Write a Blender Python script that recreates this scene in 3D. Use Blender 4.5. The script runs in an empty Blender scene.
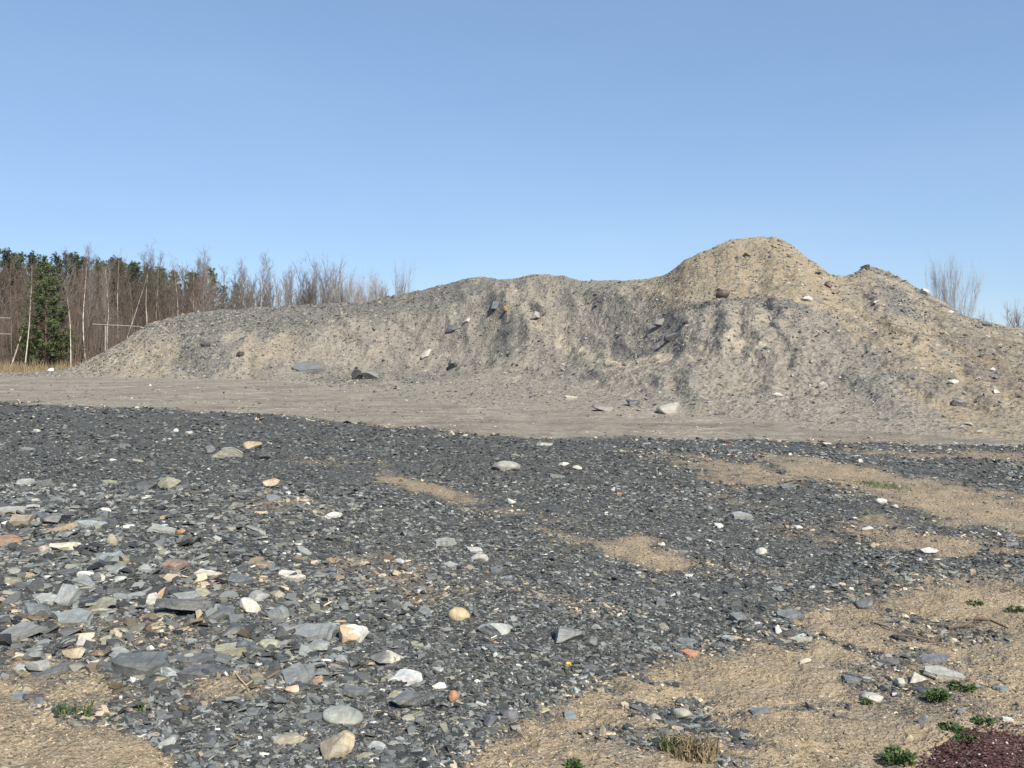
import bpy, bmesh, math, random
import numpy as np
from mathutils import Vector, Matrix, noise as mnoise

C = bpy.context.scene.collection
rng = np.random.default_rng(11)
R = random.Random(5)
F, HZ, EYE = 887.0, 347.0, 1.7          # focal length in px, horizon row, eye height


# ------------------------------------------------------------------ helpers
def hash2(ix, iy, seed):
    h = (ix.astype(np.int64) * 374761393 + iy.astype(np.int64) * 668265263 + seed * 974711) & 0xFFFFFFFF
    h = ((h ^ (h >> 13)) * 1274126177) & 0xFFFFFFFF
    h = (h ^ (h >> 16)) & 0xFFFFFFFF
    return h / 4294967295.0


def vnoise(x, y, seed=0):
    xi = np.floor(x); yi = np.floor(y)
    fx = x - xi; fy = y - yi
    fx = fx * fx * fx * (fx * (fx * 6 - 15) + 10); fy = fy * fy * fy * (fy * (fy * 6 - 15) + 10)
    a = hash2(xi, yi, seed); b = hash2(xi + 1, yi, seed)
    c = hash2(xi, yi + 1, seed); d = hash2(xi + 1, yi + 1, seed)
    return (a + (b - a) * fx) * (1 - fy) + (c + (d - c) * fx) * fy


def fbm(x, y, seed=0, octs=4, gain=0.5):
    s = 0; a = 1; t = 0
    for i in range(octs):
        cs, sn = math.cos(i * 0.7 + seed), math.sin(i * 0.7 + seed)
        s = s + a * vnoise((x * cs - y * sn) * 2.03 ** i, (x * sn + y * cs) * 2.03 ** i, seed + i * 17)
        t += a; a *= gain
    return s / t


def ridged(x, y, seed=0, octs=3):
    s = 0; a = 1; t = 0
    for i in range(octs):
        s = s + a * (1 - np.abs(2 * vnoise(x * 2.1 ** i, y * 2.1 ** i, seed + i * 13) - 1))
        t += a; a *= 0.5
    return s / t


def sstep(a, b, x):
    t = np.clip((x - a) / (b - a), 0, 1)
    return t * t * (3 - 2 * t)


def to_px(x, y, z):
    y = np.maximum(y, 0.05)
    return 512 + F * x / y, HZ - F * (z - EYE) / y


def tag(o, label=None, cat=None, group=None, kind=None):
    if label: o['label'] = label
    if cat: o['category'] = cat
    if group: o['group'] = group
    if kind: o['kind'] = kind
    return o


def raw_mesh(name, verts, faces, mats, smooth=False, attrs=None):
    """verts (n,3) array, faces (m,k) array of tris or quads"""
    me = bpy.data.meshes.new(name)
    verts = np.asarray(verts, np.float32); faces = np.asarray(faces, np.int32)
    n, (m, k) = len(verts), faces.shape
    me.vertices.add(n); me.vertices.foreach_set('co', verts.ravel())
    me.loops.add(m * k); me.loops.foreach_set('vertex_index', faces.ravel())
    me.polygons.add(m)
    me.polygons.foreach_set('loop_start', np.arange(0, m * k, k, dtype=np.int32))
    try:
        me.polygons.foreach_set('loop_total', np.full(m, k, np.int32))
    except Exception:
        pass
    for an, val in (attrs or {}).items():
        val = np.asarray(val, np.float32)
        if val.ndim == 1:
            at = me.attributes.new(an, 'FLOAT', 'POINT'); at.data.foreach_set('value', val)
        else:
            at = me.attributes.new(an, 'FLOAT_COLOR', 'POINT')
            if val.shape[1] == 3: val = np.concatenate([val, np.ones((len(val), 1), np.float32)], 1)
            at.data.foreach_set('color', val.ravel())
    me.update(calc_edges=True); me.validate()
    if smooth: me.shade_smooth()
    else: me.shade_flat()
    for mt in (mats if isinstance(mats, (list, tuple)) else [mats]): me.materials.append(mt)
    return me


def link(name, me, parent=None, loc=(0, 0, 0)):
    o = bpy.data.objects.new(name, me); C.objects.link(o); o.location = loc
    if parent: o.parent = parent
    return o


def empty(name, loc=(0, 0, 0)):
    o = bpy.data.objects.new(name, None); C.objects.link(o); o.location = loc
    o.empty_display_size = 0.2
    return o


# ------------------------------------------------------------------ materials
class NT:
    def __init__(self, name):
        self.m = bpy.data.materials.new(name); self.m.use_nodes = True
        self.t = self.m.node_tree; self.t.nodes.clear()
        self.out = self.t.nodes.new('ShaderNodeOutputMaterial')
        self.b = self.t.nodes.new('ShaderNodeBsdfPrincipled')
        self.t.links.new(self.b.outputs[0], self.out.inputs[0])
        self.co = self.t.nodes.new('ShaderNodeTexCoord').outputs['Object']

    def set(self, sock, v):
        if hasattr(v, 'is_linked'): self.t.links.new(v, sock)
        else: sock.default_value = v

    def attr(self, n, out='Fac'):
        a = self.t.nodes.new('ShaderNodeAttribute'); a.attribute_name = n
        return a.outputs[out]

    def noise(self, scale, detail=3, rough=0.55, co=None, out=0):
        n = self.t.nodes.new('ShaderNodeTexNoise')
        n.inputs['Scale'].default_value = scale; n.inputs['Detail'].default_value = detail
        n.inputs['Roughness'].default_value = rough
        self.t.links.new(co or self.co, n.inputs['Vector'])
        return n.outputs[out]

    def voro(self, scale, out='Color', co=None, feature='F1', rand=1.0):
        n = self.t.nodes.new('ShaderNodeTexVoronoi'); n.feature = feature
        n.inputs['Scale'].default_value = scale; n.inputs['Randomness'].default_value = rand
        self.t.links.new(co or self.co, n.inputs['Vector'])
        return n.outputs[out]

    def mapping(self, scale=(1, 1, 1), rot=(0, 0, 0)):
        n = self.t.nodes.new('ShaderNodeMapping')
        n.inputs['Scale'].default_value = scale; n.inputs['Rotation'].default_value = rot
        self.t.links.new(self.co, n.inputs['Vector'])
        return n.outputs[0]

    def ramp(self, fac, stops):
        n = self.t.nodes.new('ShaderNodeValToRGB')
        e = n.color_ramp.elements
        while len(e) < len(stops): e.new(0.5)
        for i, (p, c) in enumerate(stops):
            e[i].position = p
            e[i].color = (c, c, c, 1) if isinstance(c, (int, float)) else (*c, 1)
        self.set(n.inputs[0], fac)
        return n.outputs[0]

    def mix(self, fac, a, b, mode='MIX'):
        n = self.t.nodes.new('ShaderNodeMix'); n.data_type = 'RGBA'; n.blend_type = mode
        n.clamp_factor = True
        self.set(n.inputs[0], fac)
        for s, v in ((n.inputs[6], a), (n.inputs[7], b)):
            if isinstance(v, tuple) and len(v) == 3: v = (*v, 1)
            if isinstance(v, (int, float)): v = (v, v, v, 1)
            self.set(s, v)
        return n.outputs[2]

    def math(self, op, a, b=0.0, c=None):
        n = self.t.nodes.new('ShaderNodeMath'); n.operation = op
        self.set(n.inputs[0], a); self.set(n.inputs[1], b)
        if c is not None: self.set(n.inputs[2], c)
        return n.outputs[0]

    def sep(self, col):
        n = self.t.nodes.new('ShaderNodeSeparateColor'); self.t.links.new(col, n.inputs[0])
        return n.outputs

    def bump(self, h, strength=0.5, dist=0.02, prev=None):
        n = self.t.nodes.new('ShaderNodeBump')
        n.inputs['Strength'].default_value = strength; n.inputs['Distance'].default_value = dist
        self.t.links.new(h, n.inputs['Height'])
        if prev is not None: self.t.links.new(prev, n.inputs['Normal'])
        return n.outputs[0]

    def done(self, col, rough=0.9, spec=0.25, normal=None):
        self.set(self.b.inputs['Base Color'], col if not isinstance(col, tuple) else (*col, 1))
        self.set(self.b.inputs['Roughness'], rough)
        self.b.inputs['Specular IOR Level'].default_value = spec
        if normal is not None: self.t.links.new(normal, self.b.inputs['Normal'])
        return self.m


def ground_material():
    n = NT('ground_soil_and_slate')
    tan, road = n.attr('tan'), n.attr('road')
    cell = n.sep(n.voro(34.0)); cell2 = n.sep(n.voro(95.0)); cell3 = n.sep(n.voro(13.0))
    big = n.noise(0.9, 4); mid = n.noise(6.0, 5); fine = n.noise(70.0, 3, 0.7)
    # crushed slate
    sl = n.ramp(cell[0], [(0.0, (0.018, 0.021, 0.022)), (0.55, (0.045, 0.049, 0.050)), (0.9, (0.095, 0.10, 0.098)), (1.0, (0.19, 0.19, 0.18))])
    sl2 = n.ramp(cell2[1], [(0.0, (0.018, 0.020, 0.021)), (0.6, (0.055, 0.059, 0.059)), (0.93, (0.13, 0.13, 0.125)), (1.0, (0.40, 0.38, 0.35))])
    sl = n.mix(0.5, sl, sl2)
    sl = n.mix(n.ramp(mid, [(0.35, 0.0), (0.75, 0.35)]), sl, (0.15, 0.13, 0.10))
    # sandy soil with pebbles
    so = n.ramp(mid, [(0.25, (0.205, 0.15, 0.09)), (0.5, (0.31, 0.236, 0.148)), (0.8, (0.41, 0.322, 0.21))])
    so = n.mix(n.ramp(n.noise(1.1, 4), [(0.55, 0.0), (0.68, 0.7)]), so, (0.36, 0.262, 0.15))
    so = n.mix(n.ramp(big, [(0.4, 0.0), (0.65, 0.65)]), so, (0.22, 0.172, 0.10))
    so = n.mix(n.ramp(n.noise(2.3, 5), [(0.45, 0.0), (0.65, 0.55)]), so, (0.14, 0.115, 0.083))
    so = n.mix(n.ramp(n.noise(1.5, 6, 0.65), [(0.5, 0.0), (0.62, 0.6)]), so, (0.20, 0.18, 0.148))
    peb = n.ramp(cell2[0], [(0.0, (0.13, 0.105, 0.075)), (0.3, (0.25, 0.20, 0.14)), (0.9, (0.36, 0.29, 0.20)), (1.0, (0.58, 0.51, 0.40))])
    so = n.mix(n.ramp(cell2[2], [(0.45, 0.0), (0.55, 0.62)]), so, peb)
    so = n.mix(n.ramp(fine, [(0.35, 0.35), (0.6, 0.0)]), so, (0.15, 0.12, 0.085))
    # packed haul road with wheel streaks along its run
    st = n.noise(1.0, 8, 0.75, n.mapping((0.30, 1.3, 1), (0, 0, math.radians(36))))
    rd = n.ramp(st, [(0.32, (0.17, 0.148, 0.118)), (0.47, (0.30, 0.262, 0.207)), (0.64, (0.43, 0.377, 0.298))])
    rd = n.mix(n.ramp(mid, [(0.38, 0.6), (0.6, 0.0)]), rd, (0.18, 0.158, 0.125))
    rd = n.mix(n.ramp(n.noise(0.35, 4), [(0.42, 0.0), (0.62, 0.5)]), rd, (0.19, 0.168, 0.133))
    rd = n.mix(n.ramp(cell3[0], [(0.6, 0.0), (0.95, 0.5)]), rd, (0.13, 0.12, 0.105))
    rd = n.mix(n.ramp(n.noise(1.4, 6, 0.7), [(0.5, 0.0), (0.62, 0.6)]), rd, (0.135, 0.122, 0.104))
    rd = n.mix(n.ramp(fine, [(0.4, 0.3), (0.6, 0.0)]), rd, (0.13, 0.12, 0.11))
    edge = n.math('ADD', tan, n.math('MULTIPLY', n.math('SUBTRACT', fine, 0.5), 1.6))
    edge = n.math('ADD', edge, n.math('MULTIPLY', n.math('SUBTRACT', mid, 0.5), 1.3))
    col = n.mix(n.ramp(edge, [(0.28, 0.0), (0.80, 1.0)]), sl, so)
    rs2 = n.noise(1.0, 5, 0.65, n.mapping((0.10, 0.75, 1), (0, 0, math.radians(36))))
    rd = n.mix(1.0, rd, n.ramp(rs2, [(0.36, (0.84, 0.83, 0.81)), (0.5, (1.0, 1.0, 1.0)), (0.62, (1.15, 1.14, 1.12))]), 'MULTIPLY')
    rd = n.mix(n.ramp(n.noise(5.0, 5, 0.75), [(0.54, 0.0), (0.66, 0.5)]), rd, (0.15, 0.136, 0.115))
    redge = n.math('ADD', road, n.math('MULTIPLY', n.math('SUBTRACT', st, 0.5), 0.7))
    col = n.mix(n.ramp(redge, [(0.38, 0.0), (0.6, 1.0)]), col, rd)
    nb = n.bump(n.voro(34.0, 'Distance'), 0.55, 0.02)
    nb = n.bump(n.voro(95.0, 'Distance'), 0.6, 0.008, nb)
    nb = n.bump(fine, 0.5, 0.01, nb)
    return n.done(col, 0.88, 0.25, nb)


def heap_material():
    n = NT('heap_dirt_and_slate')
    tan, dark, brown, streak, pale = n.attr('tan'), n.attr('dark'), n.attr('brown'), n.attr('streak'), n.attr('pale')
    big = n.noise(0.55, 5); mid = n.noise(3.2, 6, 0.62); fine = n.noise(22.0, 4, 0.7)
    c1 = n.sep(n.voro(9.0)); c2 = n.sep(n.voro(24.0)); c3 = n.sep(n.voro(4.0))
    base = n.ramp(mid, [(0.28, (0.205, 0.182, 0.15)), (0.5, (0.268, 0.238, 0.195)), (0.75, (0.325, 0.29, 0.238))])
    base = n.mix(n.ramp(big, [(0.42, 0.0), (0.7, 0.6)]), base, (0.262, 0.225, 0.172))
    tn = n.ramp(mid, [(0.28, (0.225, 0.176, 0.112)), (0.5, (0.298, 0.24, 0.16)), (0.75, (0.365, 0.30, 0.207))])
    dk = n.ramp(c2[0], [(0.0, (0.065, 0.064, 0.062)), (0.6, (0.14, 0.136, 0.127)), (1.0, (0.26, 0.245, 0.22))])
    br = n.ramp(mid, [(0.3, (0.13, 0.097, 0.066)), (0.7, (0.23, 0.175, 0.12))])
    wob = n.math('ADD', n.math('MULTIPLY', n.math('SUBTRACT', fine, 0.5), 2.0), n.math('MULTIPLY', n.math('SUBTRACT', mid, 0.5), 0.9))
    def on(a, lo=0.3, hi=0.7): return n.ramp(n.math('ADD', a, wob), [(lo, 0.0), (hi, 1.0)])
    col = n.mix(on(tan, 0.2, 0.8), base, tn)
    col = n.mix(on(brown, 0.35, 0.75), col, br)
    col = n.mix(on(dark, 0.3, 0.75), col, dk)
    col = n.mix(n.ramp(streak, [(0.5, 0.0), (0.70, 0.6)]), col, dk)
    # scattered stones of the spoil, dark and pale
    s1 = n.ramp(c1[0], [(0.80, 0.0), (0.84, 0.75)])
    col = n.mix(s1, col, n.ramp(c1[1], [(0.0, (0.055, 0.057, 0.058)), (0.6, (0.14, 0.135, 0.125)), (0.9, (0.26, 0.24, 0.2)), (1.0, (0.45, 0.42, 0.36))]))
    s2 = n.ramp(c2[1], [(0.62, 0.0), (0.68, 0.5)])
    col = n.mix(s2, col, n.ramp(c2[2], [(0.0, (0.06, 0.06, 0.058)), (0.5, (0.16, 0.15, 0.135)), (1.0, (0.32, 0.29, 0.235))]))
    col = n.mix(n.ramp(fine, [(0.33, 0.45), (0.55, 0.0)]), col, (0.085, 0.08, 0.07))
    col = n.mix(on(pale, 0.35, 0.8), col, n.ramp(mid, [(0.3, (0.26, 0.225, 0.175)), (0.7, (0.37, 0.325, 0.255))]))
    nb = n.bump(mid, 0.4, 0.08)
    nb = n.bump(n.voro(9.0, 'Distance'), 0.5, 0.06, nb)
    nb = n.bump(fine, 0.7, 0.03, nb)
    return n.done(col, 0.95, 0.15, nb)


def rock_material():
    n = NT('rock_by_own_tone')
    tone = n.attr('tone', 'Color')
    a = n.noise(26.0, 4, 0.65); b = n.noise(7.0, 3)
    lay = n.noise(1.0, 3, 0.6, n.mapping((9, 9, 70)))
    col = n.mix(n.ramp(a, [(0.3, 0.55), (0.62, 0.0)]), tone, n.mix(1.0, tone, (0.42, 0.42, 0.42), 'MULTIPLY'))
    c = n.noise(55.0, 4, 0.7)
    col = n.mix(n.ramp(c, [(0.55, 0.0), (0.75, 0.5)]), col, n.mix(1.0, tone, (1.7, 1.7, 1.65), 'MULTIPLY'))
    col = n.mix(n.ramp(b, [(0.45, 0.0), (0.75, 0.42)]), col, (0.24, 0.21, 0.165))
    vein = n.voro(5.0, 'Distance', feature='DISTANCE_TO_EDGE')
    col = n.mix(n.ramp(vein, [(0.0, 0.35), (0.035, 0.0)]), col, n.mix(1.0, tone, (0.35, 0.35, 0.35), 'MULTIPLY'))
    nb = n.bump(lay, 0.35, 0.01)
    nb = n.bump(a, 0.45, 0.01, nb)
    return n.done(col, n.ramp(a, [(0.3, 0.42), (0.7, 0.72)]), 0.45, nb)


def chip_material():
    n = NT('chip_by_own_tone')
    tone = n.attr('tone', 'Color')
    a = n.noise(60.0, 3, 0.65)
    f = n.noise(1.0, 3, 0.6, n.mapping((30, 30, 160)))
    col = n.mix(n.ramp(a, [(0.35, 0.4), (0.65, 0.0)]), tone, n.mix(1.0, tone, (0.5, 0.5, 0.5), 'MULTIPLY'))
    return n.done(col, n.ramp(a, [(0.3, 0.45), (0.7, 0.8)]), 0.4, n.bump(f, 0.5, 0.006))


def simple_mat(name, lo, hi, scale=5.0, rough=0.85, spec=0.2, bump=0.0, mapscale=None):
    n = NT(name)
    f = n.noise(scale, 4, 0.6, n.mapping(mapscale) if mapscale else None)
    col = n.ramp(f, [(0.3, lo), (0.7, hi)])
    nb = n.bump(f, bump, 0.02) if bump else None
    return n.done(col, rough, spec, nb)


def birch_bark():
    n = NT('birch_bark')
    f = n.noise(1.0, 4, 0.7, n.mapping((7, 7, 2.2)))
    col = n.ramp(f, [(0.36, (0.09, 0.075, 0.065)), (0.47, (0.42, 0.37, 0.32)), (0.7, (0.6, 0.55, 0.49))])
    return n.done(col, 0.8, 0.2)


M_ground, M_heap, M_rock, M_chip = ground_material(), heap_material(), rock_material(), chip_material()
M_birch = birch_bark()
M_bark = simple_mat('grey_brown_bark', (0.12, 0.092, 0.075), (0.25, 0.205, 0.17), 4, mapscale=(6, 6, 1.5))
M_twig = simple_mat('reddish_brown_twig', (0.085, 0.064, 0.053), (0.16, 0.122, 0.10), 1.2)
M_twig_grey = simple_mat('purple_grey_twig', (0.155, 0.135, 0.122), (0.24, 0.21, 0.19), 1.2)
M_needle = simple_mat('pine_needles', (0.042, 0.064, 0.024), (0.10, 0.125, 0.05), 2.0, 0.6, 0.3)
M_needle2 = simple_mat('olive_pine_needles', (0.05, 0.075, 0.026), (0.115, 0.14, 0.05), 2.0, 0.6, 0.3)
M_needle3 = simple_mat('dark_pine_needles', (0.02, 0.032, 0.021), (0.045, 0.06, 0.034), 2.0, 0.6, 0.3)
M_pinebark = simple_mat('pine_bark', (0.075, 0.052, 0.04), (0.17, 0.115, 0.085), 4, mapscale=(6, 6, 1.5))
M_brush = simple_mat('thicket_stems', (0.082, 0.066, 0.056), (0.15, 0.121, 0.102), 0.7)
M_dry = simple_mat('dry_grass_blades', (0.13, 0.098, 0.058), (0.28, 0.22, 0.135), 3.0)
M_green = simple_mat('green_weed_leaves', (0.024, 0.052, 0.014), (0.08, 0.125, 0.038), 14.0, 0.6, 0.3)
M_stick = simple_mat('weathered_wood', (0.075, 0.055, 0.042), (0.19, 0.145, 0.11), 18.0, mapscale=(8, 8, 8))
M_palestick = simple_mat('bleached_twig_wood', (0.30, 0.22, 0.13), (0.48, 0.37, 0.24), 18.0)
M_rail = simple_mat('galvanised_rail', (0.22, 0.21, 0.21), (0.32, 0.30, 0.30), 3.0, 0.5, 0.4)
M_petal = simple_mat('yellow_petals', (0.75, 0.50, 0.03), (0.85, 0.62, 0.06), 20.0, 0.6)


# ------------------------------------------------------------------ ground
def ground_low(x, y):
    """gentle relief of the yard, metres"""
    h = 0.22 * np.exp(-(((x + 3.6) / 3.0) ** 2 + ((y - 8.2) / 2.2) ** 2))
    h = h + 0.10 * np.exp(-(((x - 0.5) / 4.0) ** 2 + ((y - 12.5) / 2.0) ** 2))
    h = h + 0.12 * np.exp(-(((x - 5.2) / 2.2) ** 2 + ((y - 6.6) / 0.9) ** 2))
    h = h - 0.10 * np.exp(-(((x + 6) / 9.0) ** 2 + ((y - 16) / 4.0) ** 2))
    h = h + 0.10 * np.exp(-(((x - 7) / 4.0) ** 2 + ((y - 12.5) / 1.2) ** 2))
    near = np.exp(-(np.hypot(x, y) / 40.0) ** 2)
    h = h + 0.14 * (fbm(x * 0.35, y * 0.35, 3, 3) - 0.5) * near
    r = np.hypot(x, y)
    return h * sstep(1.5, 4.0, r)


def ell(px, py, cx, cy, rx, ry, rot=0.0):
    dx, dy = px - cx, py - cy - (px - cx) * rot
    return 1.0 - np.sqrt((dx / rx) ** 2 + (dy / ry) ** 2)


TAN_PATCH = [(425, 491, 52, 8, 0.22, 1.0), (645, 553, 72, 11, 0.17, 0.85), (290, 521, 48, 13, 0.05, 0.5), (400, 584, 75, 20, 0.12, 0.45),
             (575, 540, 40, 8, 0.15, 0.6), (735, 572, 60, 9, 0.15, 0.4), (235, 688, 46, 12, -0.1, 0.75), (120, 640, 130, 18, 0.05, 0.42), (250, 600, 90, 14, 0.1, 0.35), (60, 690, 90, 22, 0.1, 0.7),
             (735, 479, 70, 9, 0.16, 0.68), (690, 462, 60, 5, 0.12, 0.5), (850, 478, 95, 11, 0.16, 0.9), (980, 507, 130, 17, 0.14, 0.98),
             (960, 458, 120, 7, 0.05, 0.8), (945, 552, 100, 10, 0.17, 0.92), (870, 537, 50, 8, 0.1, 0.55), (800, 484, 40, 5, 0.15, 0.8),
             (1090, 545, 90, 20, 0.1, 0.9), (330, 463, 60, 5, 0.1, 0.45), (180, 505, 50, 6, 0, 0.4), (520, 520, 60, 6, 0.1, 0.45),
             (560, 600, 70, 10, 0.1, 0.45), (880, 525, 40, 5, 0.1, 0.6), (1015, 528, 75, 14, 0.1, 0.9), (800, 540, 60, 7, 0.15, 0.4), (730, 505, 60, 6, 0.15, 0.4)]
DARK_PATCH = [(690, 714, 85, 13, 0.16, 0.9), (915, 690, 80, 18, 0.15, 0.42), (590, 735, 60, 9, 0.05, 0.4), (820, 690, 40, 8, 0.1, 0.45), (960, 565, 90, 5, 0.16, 0.8), (860, 660, 50, 6, 0.1, 0.4)]


def ground_masks(x, y):
    px, py = to_px(x, y, np.zeros_like(x))
    infront = y > 1.0
    wx = px + (fbm(x * 1.6, y * 1.6, 21, 4) - 0.5) * 60 * np.minimum(1, 8 / np.maximum(y, 1))
    wy = py + (fbm(x * 1.9, y * 1.0, 22, 4) - 0.5) * 22 * np.minimum(1.6, 9 / np.maximum(y, 1))
    yb = np.interp(wx, [-200, 350, 420, 520, 600, 650, 700, 760, 830, 870, 930, 1024, 1200], [900, 840, 786, 716, 684, 664, 647, 631, 606, 596, 584, 588, 600])
    t = sstep(-26, 26, wy - yb)
    yl = np.interp(wx, [-300, 0, 50, 100, 140, 165, 200, 260], [640, 694, 709, 720, 734, 757, 800, 1000])
    t = np.maximum(t, sstep(-8, 10, wy - yl))
    for cx, cy, rx, ry, ro, s in TAN_PATCH:
        t = np.maximum(t, s * sstep(-0.55, 0.65, ell(wx, wy, cx, cy, rx, ry, ro)))
    for cx, cy, rx, ry, ro, s in DARK_PATCH:
        t = t * (1 - s * sstep(-0.25, 0.4, ell(wx, wy, cx, cy, rx, ry, ro)))
    ye = np.interp(px, [-300, 0, 200, 400, 520, 700, 850, 1024, 1300], [390, 401, 410.5, 424, 432, 438, 441, 444, 452])
    ye = ye + (fbm(x * 0.7, y * 0.5, 31, 4) - 0.5) * 9
    road = 1 - sstep(-7.0, 8.0, py - ye)
    t = np.where(infront, t, 0.6); road = np.where(infront, road, 0.0)
    far = sstep(60, 90, np.hypot(x, y))
    cl = fbm(x * 1.9 + 0.8 * y, y * 2.6, 33, 4, 0.6)
    t = t * (1 - 0.5 * sstep(0.55, 0.68, cl) * sstep(560, 640, px) * sstep(7.5, 5.5, y))
    return np.maximum(t * (1 - road), far), road * (1 - far)


def ground_z(x, y):
    h = ground_low(x, y)
    tan, road = ground_masks(x, y)
    rough = (1 - road) * (1 - 0.6 * tan)
    fade = np.exp(-(np.hypot(x, y) / 30.0) ** 2)
    h = h + rough * fade * (0.07 * (fbm(x * 2.3, y * 2.3, 5, 4) - 0.5) + 0.035 * (ridged(x * 6, y * 6, 9, 2) - 0.5))
    h = h + (0.012 + 0.016 * tan) * fade * (fbm(x * 14, y * 14, 6, 3) - 0.5) + 0.08 * tan * fade * (fbm(x * 2.7, y * 2.7, 15, 3) - 0.5) - 0.018 * tan * fade * sstep(0.7, 0.95, ridged(x * 1.7, y * 2.4, 16, 2))
    # tyre ruts of the haul road
    d = x * math.sin(math.radians(36)) + y * math.cos(math.radians(36))
    h = h - road * 0.05 * sstep(0.45, 0.75, vnoise(d * 0.9, x * 0.05, 8)) + road * (0.07 * (fbm(x * 0.9, y * 0.9, 12, 3) - 0.5) + 0.035 * (ridged(x * 2.6, y * 2.6, 13, 2) - 0.5))
    return h, tan, road


def gz1(x, y):
    return float(ground_z(np.array([float(x)]), np.array([float(y)]))[0][0])


def at_ground(px, py):
    D = 1508.0 / max(py - HZ, 4)
    for _ in range(6):
        x = (px - 512) / F * D
        D = (EYE - gz1(x, D)) * F / (py - HZ)
    x = (px - 512) / F * D
    return x, D, gz1(x, D)


def build_ground():
    phis = np.concatenate([np.radians(np.arange(-180, -50, 6)), np.arctan((np.arange(-400, 1426, 1.7) - 512) / F), np.radians(np.arange(50, 180, 6))])
    phis = np.concatenate([phis, [phis[0] + 2 * math.pi]])
    rows = 1508.0 / (np.concatenate([np.arange(1150, 760, -6.0), np.arange(760, 400, -1.35), np.arange(400, 372, -0.7)]) - HZ)
    rs = np.concatenate([[0.05, 0.7, 1.3], rows, [64, 70, 78, 90, 110, 150, 230, 400, 900, 2500, 6000]])
    P, Rr = np.meshgrid(phis, rs)
    X, Y = Rr * np.sin(P), Rr * np.cos(P)
    z, tan, road = ground_z(X.ravel(), Y.ravel())
    V = np.stack([X.ravel(), Y.ravel(), z], 1)
    nr, nc = X.shape
    i = np.arange(nr * nc).reshape(nr, nc)
    Q = np.stack([i[:-1, :-1], i[:-1, 1:], i[1:, 1:], i[1:, :-1]], -1).reshape(-1, 4)[:, ::-1]
    rq = road[Q].mean(1) > 0.5
    for name, sel in (('ground', ~rq), ('dirt_road', rq)):
        q = Q[sel]; u, inv = np.unique(q, return_inverse=True)
        me = raw_mesh(name, V[u], inv.reshape(-1, 4), M_ground, True, {'tan': tan[u], 'road': road[u]})
        tag(link(name, me), kind='structure')


build_ground()

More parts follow.
